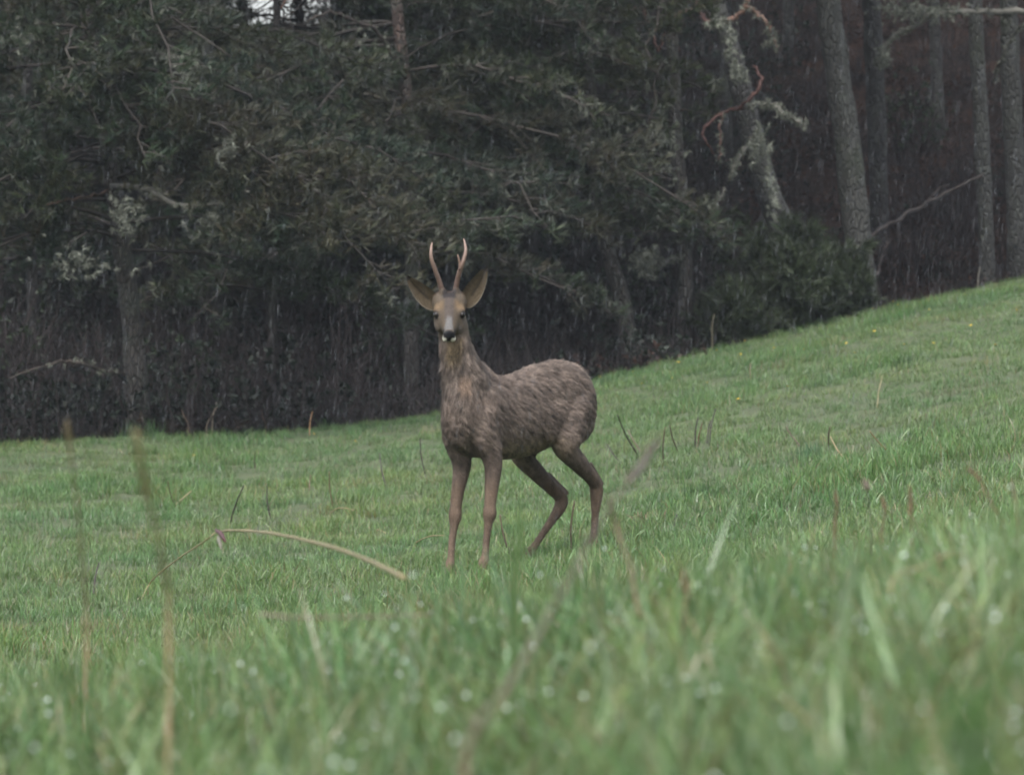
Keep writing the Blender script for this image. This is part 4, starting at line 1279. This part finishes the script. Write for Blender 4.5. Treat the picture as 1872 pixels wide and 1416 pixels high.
# grass standing thick round each hoof
hoofs = [leg[-2][0] + deer_root for leg in (FRL, FRR, HLL, HRL)]
hx, hy = [], []
for h_ in hoofs:
    for q in range(16):
        a_, r_ = gg.uniform(0, 6.28), gg.uniform(0.03, 0.13)
        hx.append(h_[0] + r_ * math.cos(a_)); hy.append(h_[1] + r_ * math.sin(a_) - 0.03)
x, y = np.concatenate([x, hx]), np.concatenate([y, hy])
idx = np.concatenate([idx, gg.choice([0, 1, 2, 3, 4, 5, 6], len(hx))]); pn = np.concatenate([pn, np.full(len(hx), 0.3)]); edge_d = edge_y(x) - y
scl = gg.uniform(0.75, 1.3, len(x)) * (1 + 0.25 * np.clip(pn, -1, 1)) * np.interp(y, [11, 16, 30, 40, 52], [1.15, 1.0, 0.95, 0.75, 0.7])
scl = scl * np.where(edge_d < 0.4, 0.8, 1.0)
z = ground_z(x, np.minimum(y, edge_y(x))) 
# the turf is a little trodden where the hooves stand
rots = np.stack([gg.normal(0, 0.16, len(x)), gg.normal(0, 0.16, len(x)), gg.uniform(0, 2 * np.pi, len(x))], 1)
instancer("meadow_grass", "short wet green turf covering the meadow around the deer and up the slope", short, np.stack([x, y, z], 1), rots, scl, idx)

# tall wet grass and herbs close to the lens
near, ntips = [], []
for q in range(4):
    geo, t_ = blades(gg, 15, 0.085, 0.07, 0.19, 0.0031, 0.65, (0.048, 0.092, 0.034), (0.124, 0.198, 0.092), 0.06, 4)
    near.append(proto("tall_grass_%d" % q, geo, m_grass_near)); ntips.append(t_)
for q in range(2):
    geo, t_ = blades(gg, 9, 0.07, 0.05, 0.14, 0.0045, 0.6, (0.040, 0.086, 0.026), (0.098, 0.172, 0.064), 0.05, 4)
    t2 = leafy(gg, geo, 20, 0.10, 0.12, 0.019, (0.088, 0.152, 0.062))
    near.append(proto("herb_%d" % q, geo, m_grass_near)); ntips.append(np.vstack([t_, t2]))
geo, t_ = blades(gg, 12, 0.09, 0.04, 0.13, 0.0022, 0.9, (0.10, 0.085, 0.05), (0.21, 0.18, 0.115), 0.8, 4)
near.append(proto("old_grass", geo, m_grass_near)); ntips.append(t_)
geo, t_ = blades(gg, 7, 0.06, 0.04, 0.10, 0.0020, 0.5, (0.12, 0.055, 0.03), (0.16, 0.075, 0.04), 0.0, 4)       # rusty sorrel shoots
near.append(proto("sorrel", geo, m_grass_near)); ntips.append(t_)
x, y = wedge_points(118, 1.9, 13.5, 0.75, gg, edge=False)
keep_ = gg.random(len(x)) < np.interp(y, [1.9, 10.5, 13.5], [1, 1, 0.15])
x, y = x[keep_], y[keep_]
pn = vnoise(x * 2.2, y * 1.6, 0, 41, 3)
idx = gg.choice(8, len(x), p=[.22, .22, .22, .20, .015, .015, .07, .04])
idx = np.where(((idx == 4) | (idx == 5)) & (y > 4.5), 0, idx)
scl = gg.uniform(0.65, 1.2, len(x)) * (1 + 0.30 * np.clip(pn, -1, 1)) * np.interp(y, [1.9, 4, 9, 13.5], [0.75, 0.95, 1.0, 0.65])
z = ground_z(x, y)
rots = np.stack([gg.normal(0, 0.32, len(x)), gg.normal(0, 0.32, len(x)), gg.uniform(0, 2 * np.pi, len(x))], 1)
instancer("tall_grass", "tall wet grass and small herbs in the blurred ground nearest the viewer", near, np.stack([x, y, z], 1), rots, scl, idx)

# rain drops hanging on the blades
m_drop, nt, b = new_mat("water_drop")
b.inputs['Base Color'].default_value = (0.55, 0.62, 0.58, 1); b.inputs['Roughness'].default_value = 0.12; b.inputs['Specular IOR Level'].default_value = 0.9  # opaque pale colour stands in for sky light refracted through each drop
def rotmat(r):
    cx, sx, cy_, sy, cz, sz = np.cos(r[:, 0]), np.sin(r[:, 0]), np.cos(r[:, 1]), np.sin(r[:, 1]), np.cos(r[:, 2]), np.sin(r[:, 2])
    M = np.empty((len(r), 3, 3))
    M[:, 0, 0] = cy_ * cz; M[:, 0, 1] = sx * sy * cz - cx * sz; M[:, 0, 2] = cx * sy * cz + sx * sz
    M[:, 1, 0] = cy_ * sz; M[:, 1, 1] = sx * sy * sz + cx * cz; M[:, 1, 2] = cx * sy * sz - sx * cz
    M[:, 2, 0] = -sy; M[:, 2, 1] = sx * cy_; M[:, 2, 2] = cx * cy_
    return M
NDR = 3000
pk = gg.integers(0, len(x), NDR)
loc = np.array([ntips[idx[k]][gg.integers(0, len(ntips[idx[k]]))] for k in pk])
wpt = np.einsum('mij,mj->mi', rotmat(rots[pk]), loc) * scl[pk][:, None] + np.stack([x, y, z], 1)[pk]
geo = Geo(); ball(geo, (0, 0, 0), (1, 1, 1), np.eye(3), 10, 6)
drop = proto("drop", geo, m_drop)
instancer("water_drops", "pale rain drops beaded on the near grass", [drop], wpt, np.zeros((NDR, 3)), 0.0009 + 0.0020 * gg.random(NDR) ** 2.5, np.zeros(NDR, int))

# ferns, twigs and low growth that fill the dark bank under the pines
gu = np.random.default_rng(55)
under = []
for q in range(3):                               # leafless twig tangles
    geo = Geo()
    for k in range(34):
        az = gu.uniform(0, 2 * np.pi); tl = abs(gu.normal(0, 0.6)); L = gu.uniform(0.15, 0.5)
        d0 = np.array([math.cos(az) * math.sin(tl), math.sin(az) * math.sin(tl), math.cos(tl)])
        p0 = np.array([gu.normal(0, 0.16), gu.normal(0, 0.16), -0.02])
        pth = np.array([p0, p0 + d0 * L * 0.5 + gu.normal(0, 0.03, 3), p0 + d0 * L + gu.normal(0, 0.05, 3)])
        tube(geo, pth, (0.004, 0.003, 0.0012), 3, np.array((0.020, 0.015, 0.014)) * gu.uniform(0.5, 1.6), cap=False)
    under.append(proto("twig_tangle", geo, m_wood))
for q, c in enumerate(((0.011, 0.017, 0.010), (0.022, 0.016, 0.011), (0.045, 0.024, 0.017))):   # evergreen, withered and rusty leaf clumps
    geo = Geo(); n = 70
    pos = np.stack([gu.normal(0, 0.17, n), gu.normal(0, 0.17, n), gu.random(n) ** 1.4 * (0.42 if q == 0 else 0.16)], 1)
    scatter(geo, LEAF_T, pos, gu.normal(0, 0.8, (n, 3)) + UP3 * 0.6, gu.uniform(0.7, 1.5, n), np.array(c) * gu.uniform(0.5, 1.6, (n, 1)), gu)
    under.append(proto("low_growth", geo, m_leaf))
nU = 6500
y = 41 + 34 * gu.random(nU) ** 1.15
x = gu.uniform(-1, 1, nU) * (936 / FPX * y + 1.6)
k = y > edge_y(x) + 0.15
x, y = x[k], y[k]
redness = np.clip((x - 0.5) / 2.5, 0, 1)
r = gu.random(len(x))
idx = np.where(r < 0.60, gu.integers(0, 3, len(x)), np.where(r < 0.78 - 0.15 * redness, 3, np.where(gu.random(len(x)) < redness * 0.8, 5, 4)))
scl = gu.uniform(0.6, 1.5, len(x)) * (1 - 0.35 * redness)
rots = np.stack([gu.normal(0, 0.15, len(x)), gu.normal(0, 0.15, len(x)), gu.uniform(0, 6.28, len(x))], 1)
instancer("undergrowth", "dark tangle of twigs, dead leaves and low evergreens on the bank under the pines", under, np.stack([x, y, ground_z(x, y)], 1), rots, scl, idx)
# ------------------------------------------------------------------ single stalks, blades and flowers one can point at
m_stalk = vcol_mat("stalk", 0.55, 0.35, 90, 0.25, transl=0.12)
gs_ = np.random.default_rng(99)

def ground_d(u, v, lo=10.5, hi=50.0):
    """distance at which the turf is seen at pixel (u, v)"""
    d = np.arange(lo, hi, 0.05)
    x = (u - 936) / FPX * d
    e = np.abs(760 - (ground_z(x, d) - EYE) / d * FPX - v)
    e[d > edge_y(x)] = 1e9
    return float(d[int(np.argmin(e))])

def stalk(name, pts, label, cat, r, c0, c1=None, group=None, head=None, foot=True, bend=True):
    """pts: (u, v, d) from the foot to the tip; head: (length share, radius, colour, fuzz)"""
    w = [P(*q) for q in pts]
    if foot:
        b = w[0].copy(); b[2] = gz(b[0], b[1]) - 0.01
        if b[2] < w[0][2] - 0.01: w = [b] + w
        else: w[0] = b
    base = w[0].copy()
    path = smooth_path(np.array(w) - base, 8 * len(w))
    n = len(path); t = np.linspace(0, 1, n)
    root = empty(name, base, label, cat, group)
    c1 = c0 if c1 is None else c1
    cc = np.outer(1 - t, c0) + np.outer(t, c1)
    geo = Geo(); tube(geo, path, r * (1 - 0.45 * t), 6, cc, rough=0.08, seed=int(gs_.integers(1e6)))
    link("stem", geo.mesh("stem", m_stalk), root)
    if head:
        share, hr, hc, fuzz = head
        k0 = int(n * (1 - share)); sub = path[k0:]; m = len(sub); tt = np.linspace(0, 1, m)
        geo = Geo()
        prof = np.sin(np.pi * np.clip(tt * 0.92 + 0.06, 0, 1)) ** 0.5
        tube(geo, sub, hr * 0.55 * prof + 0.0004, 7, hc, rough=0.25, seed=3)
        for q in range(int(60 * fuzz)):
            i = gs_.integers(0, m); d = gs_.normal(0, 1, 3); d[2] = abs(d[2]); d /= np.linalg.norm(d)
            s = np.cross(d, gs_.normal(0, 1, 3)); s /= np.linalg.norm(s)
            L = hr * gs_.uniform(0.8, 1.8)
            geo.add(np.array([sub[i] - s * hr * .16, sub[i] + s * hr * .16, sub[i] + d * L]), [(0, 1, 2)], None, np.array(hc) * gs_.uniform(0.6, 1.5))
        link("seed_head", geo.mesh("seed_head", m_stalk), root)
    return root

BRN, DRK, STR, RST, OLV = (0.105, 0.072, 0.045), (0.028, 0.021, 0.018), (0.24, 0.19, 0.105), (0.130, 0.062, 0.040), (0.085, 0.075, 0.035)
# blurred stalks near the lens
stalk("dry_stalk", [(158, 1130, 8.6), (150, 1020, 8.5), (142, 930, 8.4), (132, 850, 8.3), (122, 768, 8.2)], "leftmost tall dry stalk, blurred, rising past the meadow's far edge", "stalk", 0.0024, (0.26, 0.19, 0.12), (0.34, 0.26, 0.17), head=(0.16, 0.0052, (0.32, 0.25, 0.15), 0.3))
stalk("dry_stalk", [(308, 1110, 6.8), (300, 1040, 6.7), (282, 950, 6.6), (262, 870, 6.5), (246, 790, 6.4)], "thicker blurred straw stalk with a yellowish head, second from the left", "stalk", 0.0030, (0.28, 0.20, 0.12), (0.38, 0.31, 0.17), head=(0.32, 0.0066, (0.36, 0.30, 0.16), 0.6))
stalk("plantain_stalk", [(850, 1392, 5.0), (940, 1235, 5.5), (1040, 1058, 6.3), (1108, 935, 7.0), (1160, 868, 7.5), (1203, 806, 7.9)], "long slanting blurred stalk with a dark brown seed head right of the deer's hind legs", "stalk", 0.0024, (0.10, 0.055, 0.035), (0.075, 0.065, 0.035), head=(0.22, 0.0088, (0.062, 0.046, 0.028), 0.8))
stalk("sorrel_plant", [(1186, 1160, 8.4), (1166, 1110, 8.4), (1152, 1030, 8.5), (1130, 975, 8.6), (1112, 905, 8.6)], "reddish blurred sorrel stem bending beside the slanting brown stalk", "stalk", 0.0030, (0.10, 0.045, 0.03), (0.085, 0.065, 0.03), head=(0.3, 0.0060, (0.08, 0.065, 0.03), 0.5))
# the bent straw: sharp at its left foot, its right half coming towards the lens
_d = ground_d(260, 1096)
bs = stalk("bent_straw", [(260, 1092, _d), (282, 1056, _d), (330, 1018, (_d + 18) / 2), (372, 990, 18.0), (395, 972, 18.0)], "kinked yellow straw left of the deer, folded over at a reddish node", "straw", 0.0036, (0.26, 0.21, 0.10), (0.28, 0.235, 0.12))
_b = np.array(bs.location)
geo = Geo(); pp = smooth_path(np.array([P(395, 972, 18.0), P(430, 969, 16.8), P(500, 975, 15.2), P(590, 995, 13.3), P(670, 1022, 11.8), P(740, 1056, 10.6)]) - _b, 40)
tube(geo, pp, np.interp(np.linspace(0, 1, 40), [0, 0.3, 1], [0.0024, 0.0034, 0.0038]), 7, (0.215, 0.180, 0.095), rough=0.1, seed=4)
link("folded_stem", geo.mesh("folded_stem", m_stalk), bs)
geo = Geo(); tube(geo, smooth_path(np.array([P(394, 968, 17.8), P(404, 976, 17.2), P(412, 990, 16.8)]) - _b, 6), np.array([0.003, 0.006, 0.008, 0.008, 0.006, 0.003]), 8, (0.060, 0.016, 0.018), rough=0.2, seed=5)
link("node", geo.mesh("node", m_stalk), bs)
geo = Geo(); tube(geo, smooth_path(np.array([P(398, 980, 17.1), P(402, 992, 16.9), P(405, 1004, 16.8)]) - _b, 6), np.array([0.002, 0.004, 0.005, 0.005, 0.003, 0.002]), 8, (0.12, 0.11, 0.08), rough=0.2, seed=6)
link("sheath", geo.mesh("sheath", m_stalk), bs)

def blade(pts, w, c, label, group=None, cat="grass", name="long_grass"):
    wp_ = [P(*q) for q in pts]
    b = wp_[0].copy(); b[2] = gz(b[0], b[1]) - 0.01
    if b[2] < wp_[0][2] - 0.01: wp_ = [b] + wp_
    base = wp_[0].copy()
    p = smooth_path(np.array(wp_) - base, 16); n = len(p); t = np.linspace(0, 1, n)
    tg = np.gradient(p, axis=0); s = np.cross(tg, np.array([0.15, 1.0, 0.1])); s /= np.linalg.norm(s, axis=1)[:, None]
    ww = w * np.sin(np.pi * np.clip(t * 0.75 + 0.25, 0, 1)) ** 0.6 + 0.0003
    nrm = np.cross(s, tg); nrm /= np.linalg.norm(nrm, axis=1)[:, None]
    v = np.stack([p - s * ww[:, None], p + nrm * (ww * 0.35)[:, None], p + s * ww[:, None]], 1).reshape(-1, 3)
    i = np.arange(n - 1)[:, None] * 3; j = np.arange(2)[None]
    f = np.stack([i + j, i + j + 1, i + 3 + j + 1, i + 3 + j], -1).reshape(-1, 4)
    geo = Geo(); geo.add(v, None, f, np.repeat(np.outer(1 - t, np.array(c) * 0.8) + np.outer(t, c), 3, 0))
    o = link(name, geo.mesh(name, m_grass_near), loc=tuple(base)); tag(o, label, cat, group)
blade([(938, 1110, 7.6), (944, 1040, 7.6), (950, 965, 7.6), (953, 905, 7.6)], 0.0045, (0.055, 0.105, 0.035), "upright blurred green blade in front of the deer's hind legs")
blade([(150, 1310, 3.3), (95, 1255, 3.3), (38, 1205, 3.35)], 0.0022, (0.040, 0.085, 0.025), "dark green slanting blade near the bottom left corner")
blade([(350, 1330, 3.2), (330, 1275, 3.2), (296, 1205, 3.2)], 0.0030, (0.085, 0.15, 0.05), "bright yellow-green blade low on the left, leaning left")
blade([(1535, 1130, 6.4), (1548, 1080, 6.4), (1562, 1020, 6.4), (1567, 985, 6.4)], 0.0032, (0.15, 0.20, 0.14), "pale bluish blade upright in the blurred grass right of centre")
blade([(1775, 1440, 2.7), (1772, 1380, 2.7), (1764, 1300, 2.7), (1752, 1230, 2.7)], 0.0058, (0.070, 0.135, 0.050), "broad bright green blade near the bottom right corner")
blade([(1810, 1440, 3.1), (1800, 1360, 3.1), (1815, 1250, 3.1), (1840, 1170, 3.1)], 0.0042, (0.055, 0.110, 0.030), "green blade leaning right in the bottom right corner")
blade([(1180, 1300, 4.6), (1150, 1240, 4.6), (1090, 1180, 4.6)], 0.0030, (0.11, 0.15, 0.08), "pale blade arching left in the blurred grass below the slanting stalk")
stalk("dry_stalk", [(1630, 1068, 8.2), (1680, 1038, 8.3), (1742, 1008, 8.4)], "pale straw lying slanted in the blurred grass at the right", "stalk", 0.0028, STR)
stalk("dry_stalk", [(470, 1122, 9.2), (560, 1128, 9.2), (700, 1126, 9.3), (790, 1122, 9.3)], "long pale stalk lying level in the blurred grass below the bent straw", "stalk", 0.0022, (0.17, 0.13, 0.10), foot=False)
# reddish stems at the right
for q, (pts, lb) in enumerate([
    ([(1668, 1010, 11.5), (1666, 950, 11.5), (1663, 885, 11.5)], "upright rusty stem at the right, left of the hooked one"),
    ([(1832, 960, 11.0), (1815, 925, 11.0), (1800, 892, 11.0), (1782, 866, 11.0), (1768, 858, 11.0)], "hooked rusty stem at the right with its tip bent over to the left"),
    ([(1862, 985, 11.2), (1858, 930, 11.2), (1850, 878, 11.2)], "rusty stem rising close to the right edge of the picture"),
    ([(1612, 985, 12.0), (1618, 935, 12.0), (1610, 905, 12.0)], "short rusty stem just left of the upright one at the right"),
    ([(1526, 970, 12.0), (1530, 930, 12.0), (1527, 895, 12.0)], "thin rusty stem left of the fuzzy headed dark stalk"),
    ([(1250, 1135, 8.0), (1256, 1090, 8.0), (1247, 1040, 8.0)], "short rust coloured stem in the blurred grass right of the slanting stalk")]):
    stalk("sorrel_plant", pts, lb, "sorrel", 0.0022, RST, (0.10, 0.075, 0.04), head=(0.35, 0.0042, (0.12, 0.07, 0.04), 0.5), group="rusty sorrel stems")
stalk("fuzzy_stalk", [(1592, 962, 14.0), (1588, 920, 14.0), (1582, 880, 14.0)], "dark stalk with a pale fuzzy head in the grass at the right", "stalk", 0.0018, DRK, DRK, head=(0.14, 0.0085, (0.20, 0.17, 0.13), 1.6))

# sharp sticks and straws in the middle of the meadow
ST = [((1166, 832), (1128, 757), DRK, "long dark stick slanting left, just right of the deer's rump"),
      ((1172, 826), (1148, 785), (0.09, 0.06, 0.045), "shorter brown stick beside the long slanting one"),
      ((1134, 846), (1109, 811), DRK, "thin dark stick nearest the deer's hind leg, leaning left"),
      ((1213, 846), (1216, 780), DRK, "upright dark stick, third to the right of the deer"),
      ((1240, 828), (1224, 776), DRK, "dark stick leaning left beside the upright one"),
      ((1271, 816), (1276, 762), DRK, "straight dark stick left of the paired ones"),
      ((1276, 812), (1284, 773), (0.13, 0.075, 0.05), "reddish stick behind the straight dark one"),
      ((1293, 806), (1299, 768), DRK, "shorter of the two paired dark sticks"),
      ((1297, 810), (1308, 747), DRK, "taller of the two paired dark sticks, leaning right"),
      ((1460, 812), (1437, 780), (0.07, 0.045, 0.035), "brown stick leaning left in the middle of the right hand slope"),
      ((1515, 812), (1517, 780), DRK, "short thick black stick over a pale straw on the slope"),
      ((1542, 838), (1518, 798), STR, "pale straw falling away from the short black stick"),
      ((1626, 828), (1590, 788), (0.22, 0.16, 0.085), "orange straw leaning left on the right hand slope"),
      ((1604, 742), (1613, 688), (0.19, 0.17, 0.09), "pale upright straw higher on the right hand slope"),
      ((1372, 690), (1372, 664), BRN, "small brown stem high on the slope above the sticks"),
      ((1233, 968), (1237, 940), DRK, "tiny dark stick right of the brown dead clump"),
      ((420, 962), (446, 886), DRK, "dark stick with a pinkish tip rising behind the bent straw's fold"),
      ((494, 946), (488, 888), DRK, "thin dark stick right of the bent straw's fold"),
      ((466, 852), (467, 824), (0.10, 0.08, 0.05), "short dark tipped stem standing above the bent straw"),
      ((318, 920), (307, 880), (0.14, 0.12, 0.07), "small pale tipped stem left of the bent straw"),
      ((322, 922), (350, 897), (0.22, 0.18, 0.10), "pale straw slanting right beside the small pale tipped stem"),
      ((608, 922), (602, 862), (0.20, 0.14, 0.09), "pinkish straw in the grass left of the deer's front legs"),
      ((706, 890), (694, 828), DRK, "dark stem standing left of the deer's chest"),
      ((776, 862), (768, 800), DRK, "dark stem close to the left of the deer's chest"),
      ((566, 896), (568, 868), BRN, "short brown stem between the two dark stems left of the deer"),
      ((172, 1082), (181, 1028), DRK, "dark stick at the lower left, right of the leftmost stalk"),
      ((932, 1012), (914, 940), DRK, "thin dark stem between the deer's front and hind legs"),
      ((1045, 1012), (1050, 915), DRK, "thin dark stem between the deer's two hind legs"),
      ((388, 778), (396, 736), (0.17, 0.14, 0.10), "pale dead stem at the wood's edge, right of the left pine's foot"),
      ((378, 778), (398, 742), (0.15, 0.12, 0.09), "second pale dead stem crossing behind the first at the wood's edge"),
      ((566, 792), (571, 752), (0.20, 0.115, 0.05), "orange brown dead stem at the wood's edge"),
      ((486, 776), (478, 750), (0.12, 0.08, 0.06), "small brown dead stem at the wood's edge, left of the orange brown one"),
      ((344, 776), (332, 748), (0.12, 0.085, 0.06), "small brown dead stem at the wood's edge near the grass tuft"),
      ((1302, 600), (1306, 574), (0.14, 0.12, 0.08), "pale stem at the meadow's edge below the low green bush"),
      ((1788, 518), (1792, 488), (0.17, 0.16, 0.13), "pale stem at the meadow's edge by the slim right hand trunk")]
for (b_, t_, c, lb) in ST:
    d = ground_d(b_[0], b_[1] + 4)
    k = gs_.uniform(-0.15, 0.15)
    stalk("dry_weed", [(b_[0], b_[1], d), ((b_[0] + t_[0]) / 2 + (t_[1] - b_[1]) * 0.04, (b_[1] + t_[1]) / 2, d - k / 2), (t_[0], t_[1], d - k)], lb, "weed",
          0.0052 if c is DRK else 0.0046, c, (0.12, 0.085, 0.06) if c is DRK and gs_.random() < 0.4 else c, group="single dry stems in the meadow")

# fallen arching straws
for (pts, lb) in [([(604, 938), (622, 928), (648, 932)], "small arching pale straw in the turf right of the bent straw"),
                  ([(760, 992), (785, 980), (812, 978)], "arching pale straw in the turf left of the deer's front hoof"),
                  ([(690, 968), (715, 978), (742, 990)], "pale brown straw lying in the turf near the deer's front legs")]:
    d = ground_d(pts[0][0], pts[0][1] + 8)
    stalk("fallen_straw", [(u, v, d - 0.1 * i) for i, (u, v) in enumerate(pts)], lb, "straw", 0.0034, STR, STR, group="fallen straws")

# a clump of dead brown leaves, and two grass tufts that stand out
def tuft_thing(name, u, v, n, rad, h0, h1, w, c0, c1, label, cat, seed, lean=0.6, dead=0.0):
    d = ground_d(u, v); x = (u - 936) / FPX * d
    geo, _ = blades(np.random.default_rng(seed), n, rad, h0, h1, w, lean, c0, c1, dead)
    o = link(name, geo.mesh(name, m_grass if cat != "dead leaves" else m_stalk), loc=(x, d, gz(x, d))); tag(o, label, cat)
tuft_thing("dead_leaf_clump", 1190, 952, 110, 0.075, 0.03, 0.065, 0.0040, (0.07, 0.045, 0.03), (0.16, 0.105, 0.075), "brown clump of dead leaves in the turf right of the deer's hind feet", "dead leaves", 5, 1.3)
tuft_thing("grass_tuft", 262, 779, 190, 0.14, 0.07, 0.15, 0.0024, (0.035, 0.075, 0.030), (0.075, 0.145, 0.065), "fresh green grass tuft at the foot of the left pine", "grass tuft", 6, 0.5)
tuft_thing("grass_tuft", 1476, 842, 80, 0.07, 0.07, 0.15, 0.0018, (0.030, 0.060, 0.032), (0.060, 0.110, 0.065), "dark bluish grass tuft among the sticks on the right hand slope", "grass tuft", 7, 0.35)
tuft_thing("grass_tuft", 1300, 905, 160, 0.14, 0.05, 0.10, 0.0020, (0.026, 0.060, 0.018), (0.048, 0.105, 0.030), "low saturated green tussock right of the slanting stalk", "grass tuft", 8, 0.5)
tuft_thing("grass_tuft", 1672, 668, 90, 0.13, 0.05, 0.11, 0.0022, (0.026, 0.050, 0.022), (0.045, 0.085, 0.040), "dark green tuft high on the right hand slope", "grass tuft", 9, 0.6)

# small yellow flowers on the far slope
m_yel, nt, b = new_mat("yellow_petals"); b.inputs['Base Color'].default_value = (0.42, 0.30, 0.02, 1); b.inputs['Roughness'].default_value = 0.6
fg = Geo()
for k in range(9):
    a = k * 2 * math.pi / 9; d_ = np.array([math.cos(a), math.sin(a), 0.35]); s = np.array([-math.sin(a), math.cos(a), 0]) * 0.0035
    fg.add(np.array([[0, 0, 0], d_ * 0.008 - s, d_ * 0.014, d_ * 0.008 + s]), None, [(0, 1, 2, 3)])
ball(fg, (0, 0, 0.003), (0.005, 0.005, 0.004), np.eye(3), 8, 5)
me_head = fg.mesh("flower_head", m_yel, smooth=False)
sg = Geo(); tube(sg, smooth_path([(0, 0, -0.01), (0.004, 0, 0.03), (0, 0, 0.066)], 5), 0.0012, 5, (0.05, 0.10, 0.03)); me_stem = sg.mesh("stem", m_stalk)
FL = [(1313, 641), (1351, 646), (1300, 639), (1480, 645), (1474, 636), (1546, 629), (1561, 651), (1658, 636), (1706, 634), (1098, 662), (1177, 706), (1232, 690), (1590, 566),
      (1640, 553), (1650, 556), (1762, 536), (1700, 566), (1420, 640), (1368, 628), (1512, 612), (1600, 610), (1780, 600), (1820, 640), (1290, 700), (1350, 735), (1850, 570), (1240, 668), (1440, 712), (355, 835), (575, 800), (640, 812), (1160, 680)]
proto_fl = None
for k, (u, v) in enumerate(FL):
    d = ground_d(u, v + 10); x = (u - 936) / FPX * d
    if proto_fl is None:
        fl = empty("yellow_flower", (x, d, gz(x, d)), "small yellow flower head dotted in the far turf", "flower", "small yellow flowers on the far slope")
        ch = [link("flower_head", me_head, fl, (0, 0, 0.066)), link("stem", me_stem, fl)]
        proto_fl = fl
    else:
        fl = proto_fl.copy(); COL.objects.link(fl); fl.location = (x, d, gz(x, d))
        for c_ in ch:
            c2 = c_.copy(); COL.objects.link(c2); c2.parent = fl
    fl.rotation_euler = (gs_.normal(0, 0.3), gs_.normal(0, 0.3), gs_.uniform(0, 6.28))
    fl.scale = (gs_.uniform(0.45, 0.95),) * 3
# ------------------------------------------------------------------ rain and haze
gr = np.random.default_rng(5)
m_rain, nt, b = new_mat("rain")
b.inputs['Base Color'].default_value = (0.26, 0.28, 0.31, 1); b.inputs['Roughness'].default_value = 0.2
b.inputs['Alpha'].default_value = 0.30
NR = 13000
d = 9.0 + (44.0 - 9.0) * gr.random(NR) ** 0.55
hx = 936 / FPX * d + 0.8
X = gr.uniform(-1, 1, NR) * hx
Z = gr.uniform(0.02, 1, NR) * (780 / FPX * d + 0.9) + EYE - 0.1
Z = np.maximum(Z, ground_z(X, d) + 0.1)
low = gr.random(NR) < 0.25
Z = np.where(low, ground_z(X, d) + gr.uniform(0.05, 1.2, NR), Z)
L = 0.012 + 0.055 * gr.random(NR) ** 1.6; W = gr.uniform(0.00035, 0.0008, NR)
tilt = 0.09 + gr.normal(0, 0.035, NR)
ax = np.stack([np.sin(tilt), gr.normal(0, 0.03, NR), np.cos(tilt)], 1)
c = np.stack([X, d, Z], 1)
th = np.array([0, 2.094, 4.189])
ring = np.stack([np.cos(th), np.sin(th), 0 * th], 1)
v = np.concatenate([(c - ax * L[:, None] / 2)[:, None], c[:, None] + ring[None] * W[:, None, None], (c + ax * L[:, None] / 2)[:, None]], 1).reshape(-1, 3)
b5 = np.arange(NR)[:, None, None] * 5
fr = np.array([(0, 2, 1), (0, 3, 2), (0, 1, 3), (4, 1, 2), (4, 2, 3), (4, 3, 1)])
g = Geo(); g.add(v, (b5 + fr[None]).reshape(-1, 3))
o = link("rain", g.mesh("rain", m_rain)); tag(o, "fine rain falling in front of the dark wood", kind="stuff")

mh, nt, b = new_mat("haze")
nt.nodes.remove(b)
pv = nt.nodes.new("ShaderNodeVolumePrincipled")
pv.inputs['Color'].default_value = (0.80, 0.90, 1.0, 1)
pv.inputs['Density'].default_value = HAZE
pv.inputs['Anisotropy'].default_value = 0.2
nt.links.new(pv.outputs[0], nt.nodes.get("Material Output").inputs['Volume'])
g = Geo()
x0, x1, y0_, y1_, z0_, z1_ = -170, 170, -75, 205, -6, 26
z0_ = min(z0_, float(ground_z(*np.meshgrid(np.linspace(-140, 140, 60), np.linspace(-60, 180, 60))).min()) - 1.5)
z1_ = max(z1_, float(ground_z(*np.meshgrid(np.linspace(-140, 140, 60), np.linspace(-60, 180, 60))).max()) + 6)
vv = np.array([(x, y, z) for x in (x0, x1) for y in (y0_, y1_) for z in (z0_, z1_)])
g.add(vv, None, [(0, 1, 3, 2), (4, 6, 7, 5), (0, 4, 5, 1), (2, 3, 7, 6), (0, 2, 6, 4), (1, 5, 7, 3)])
o = link("haze", g.mesh("haze", mh, smooth=False)); tag(o, "thin rain haze hanging in the air", kind="stuff")
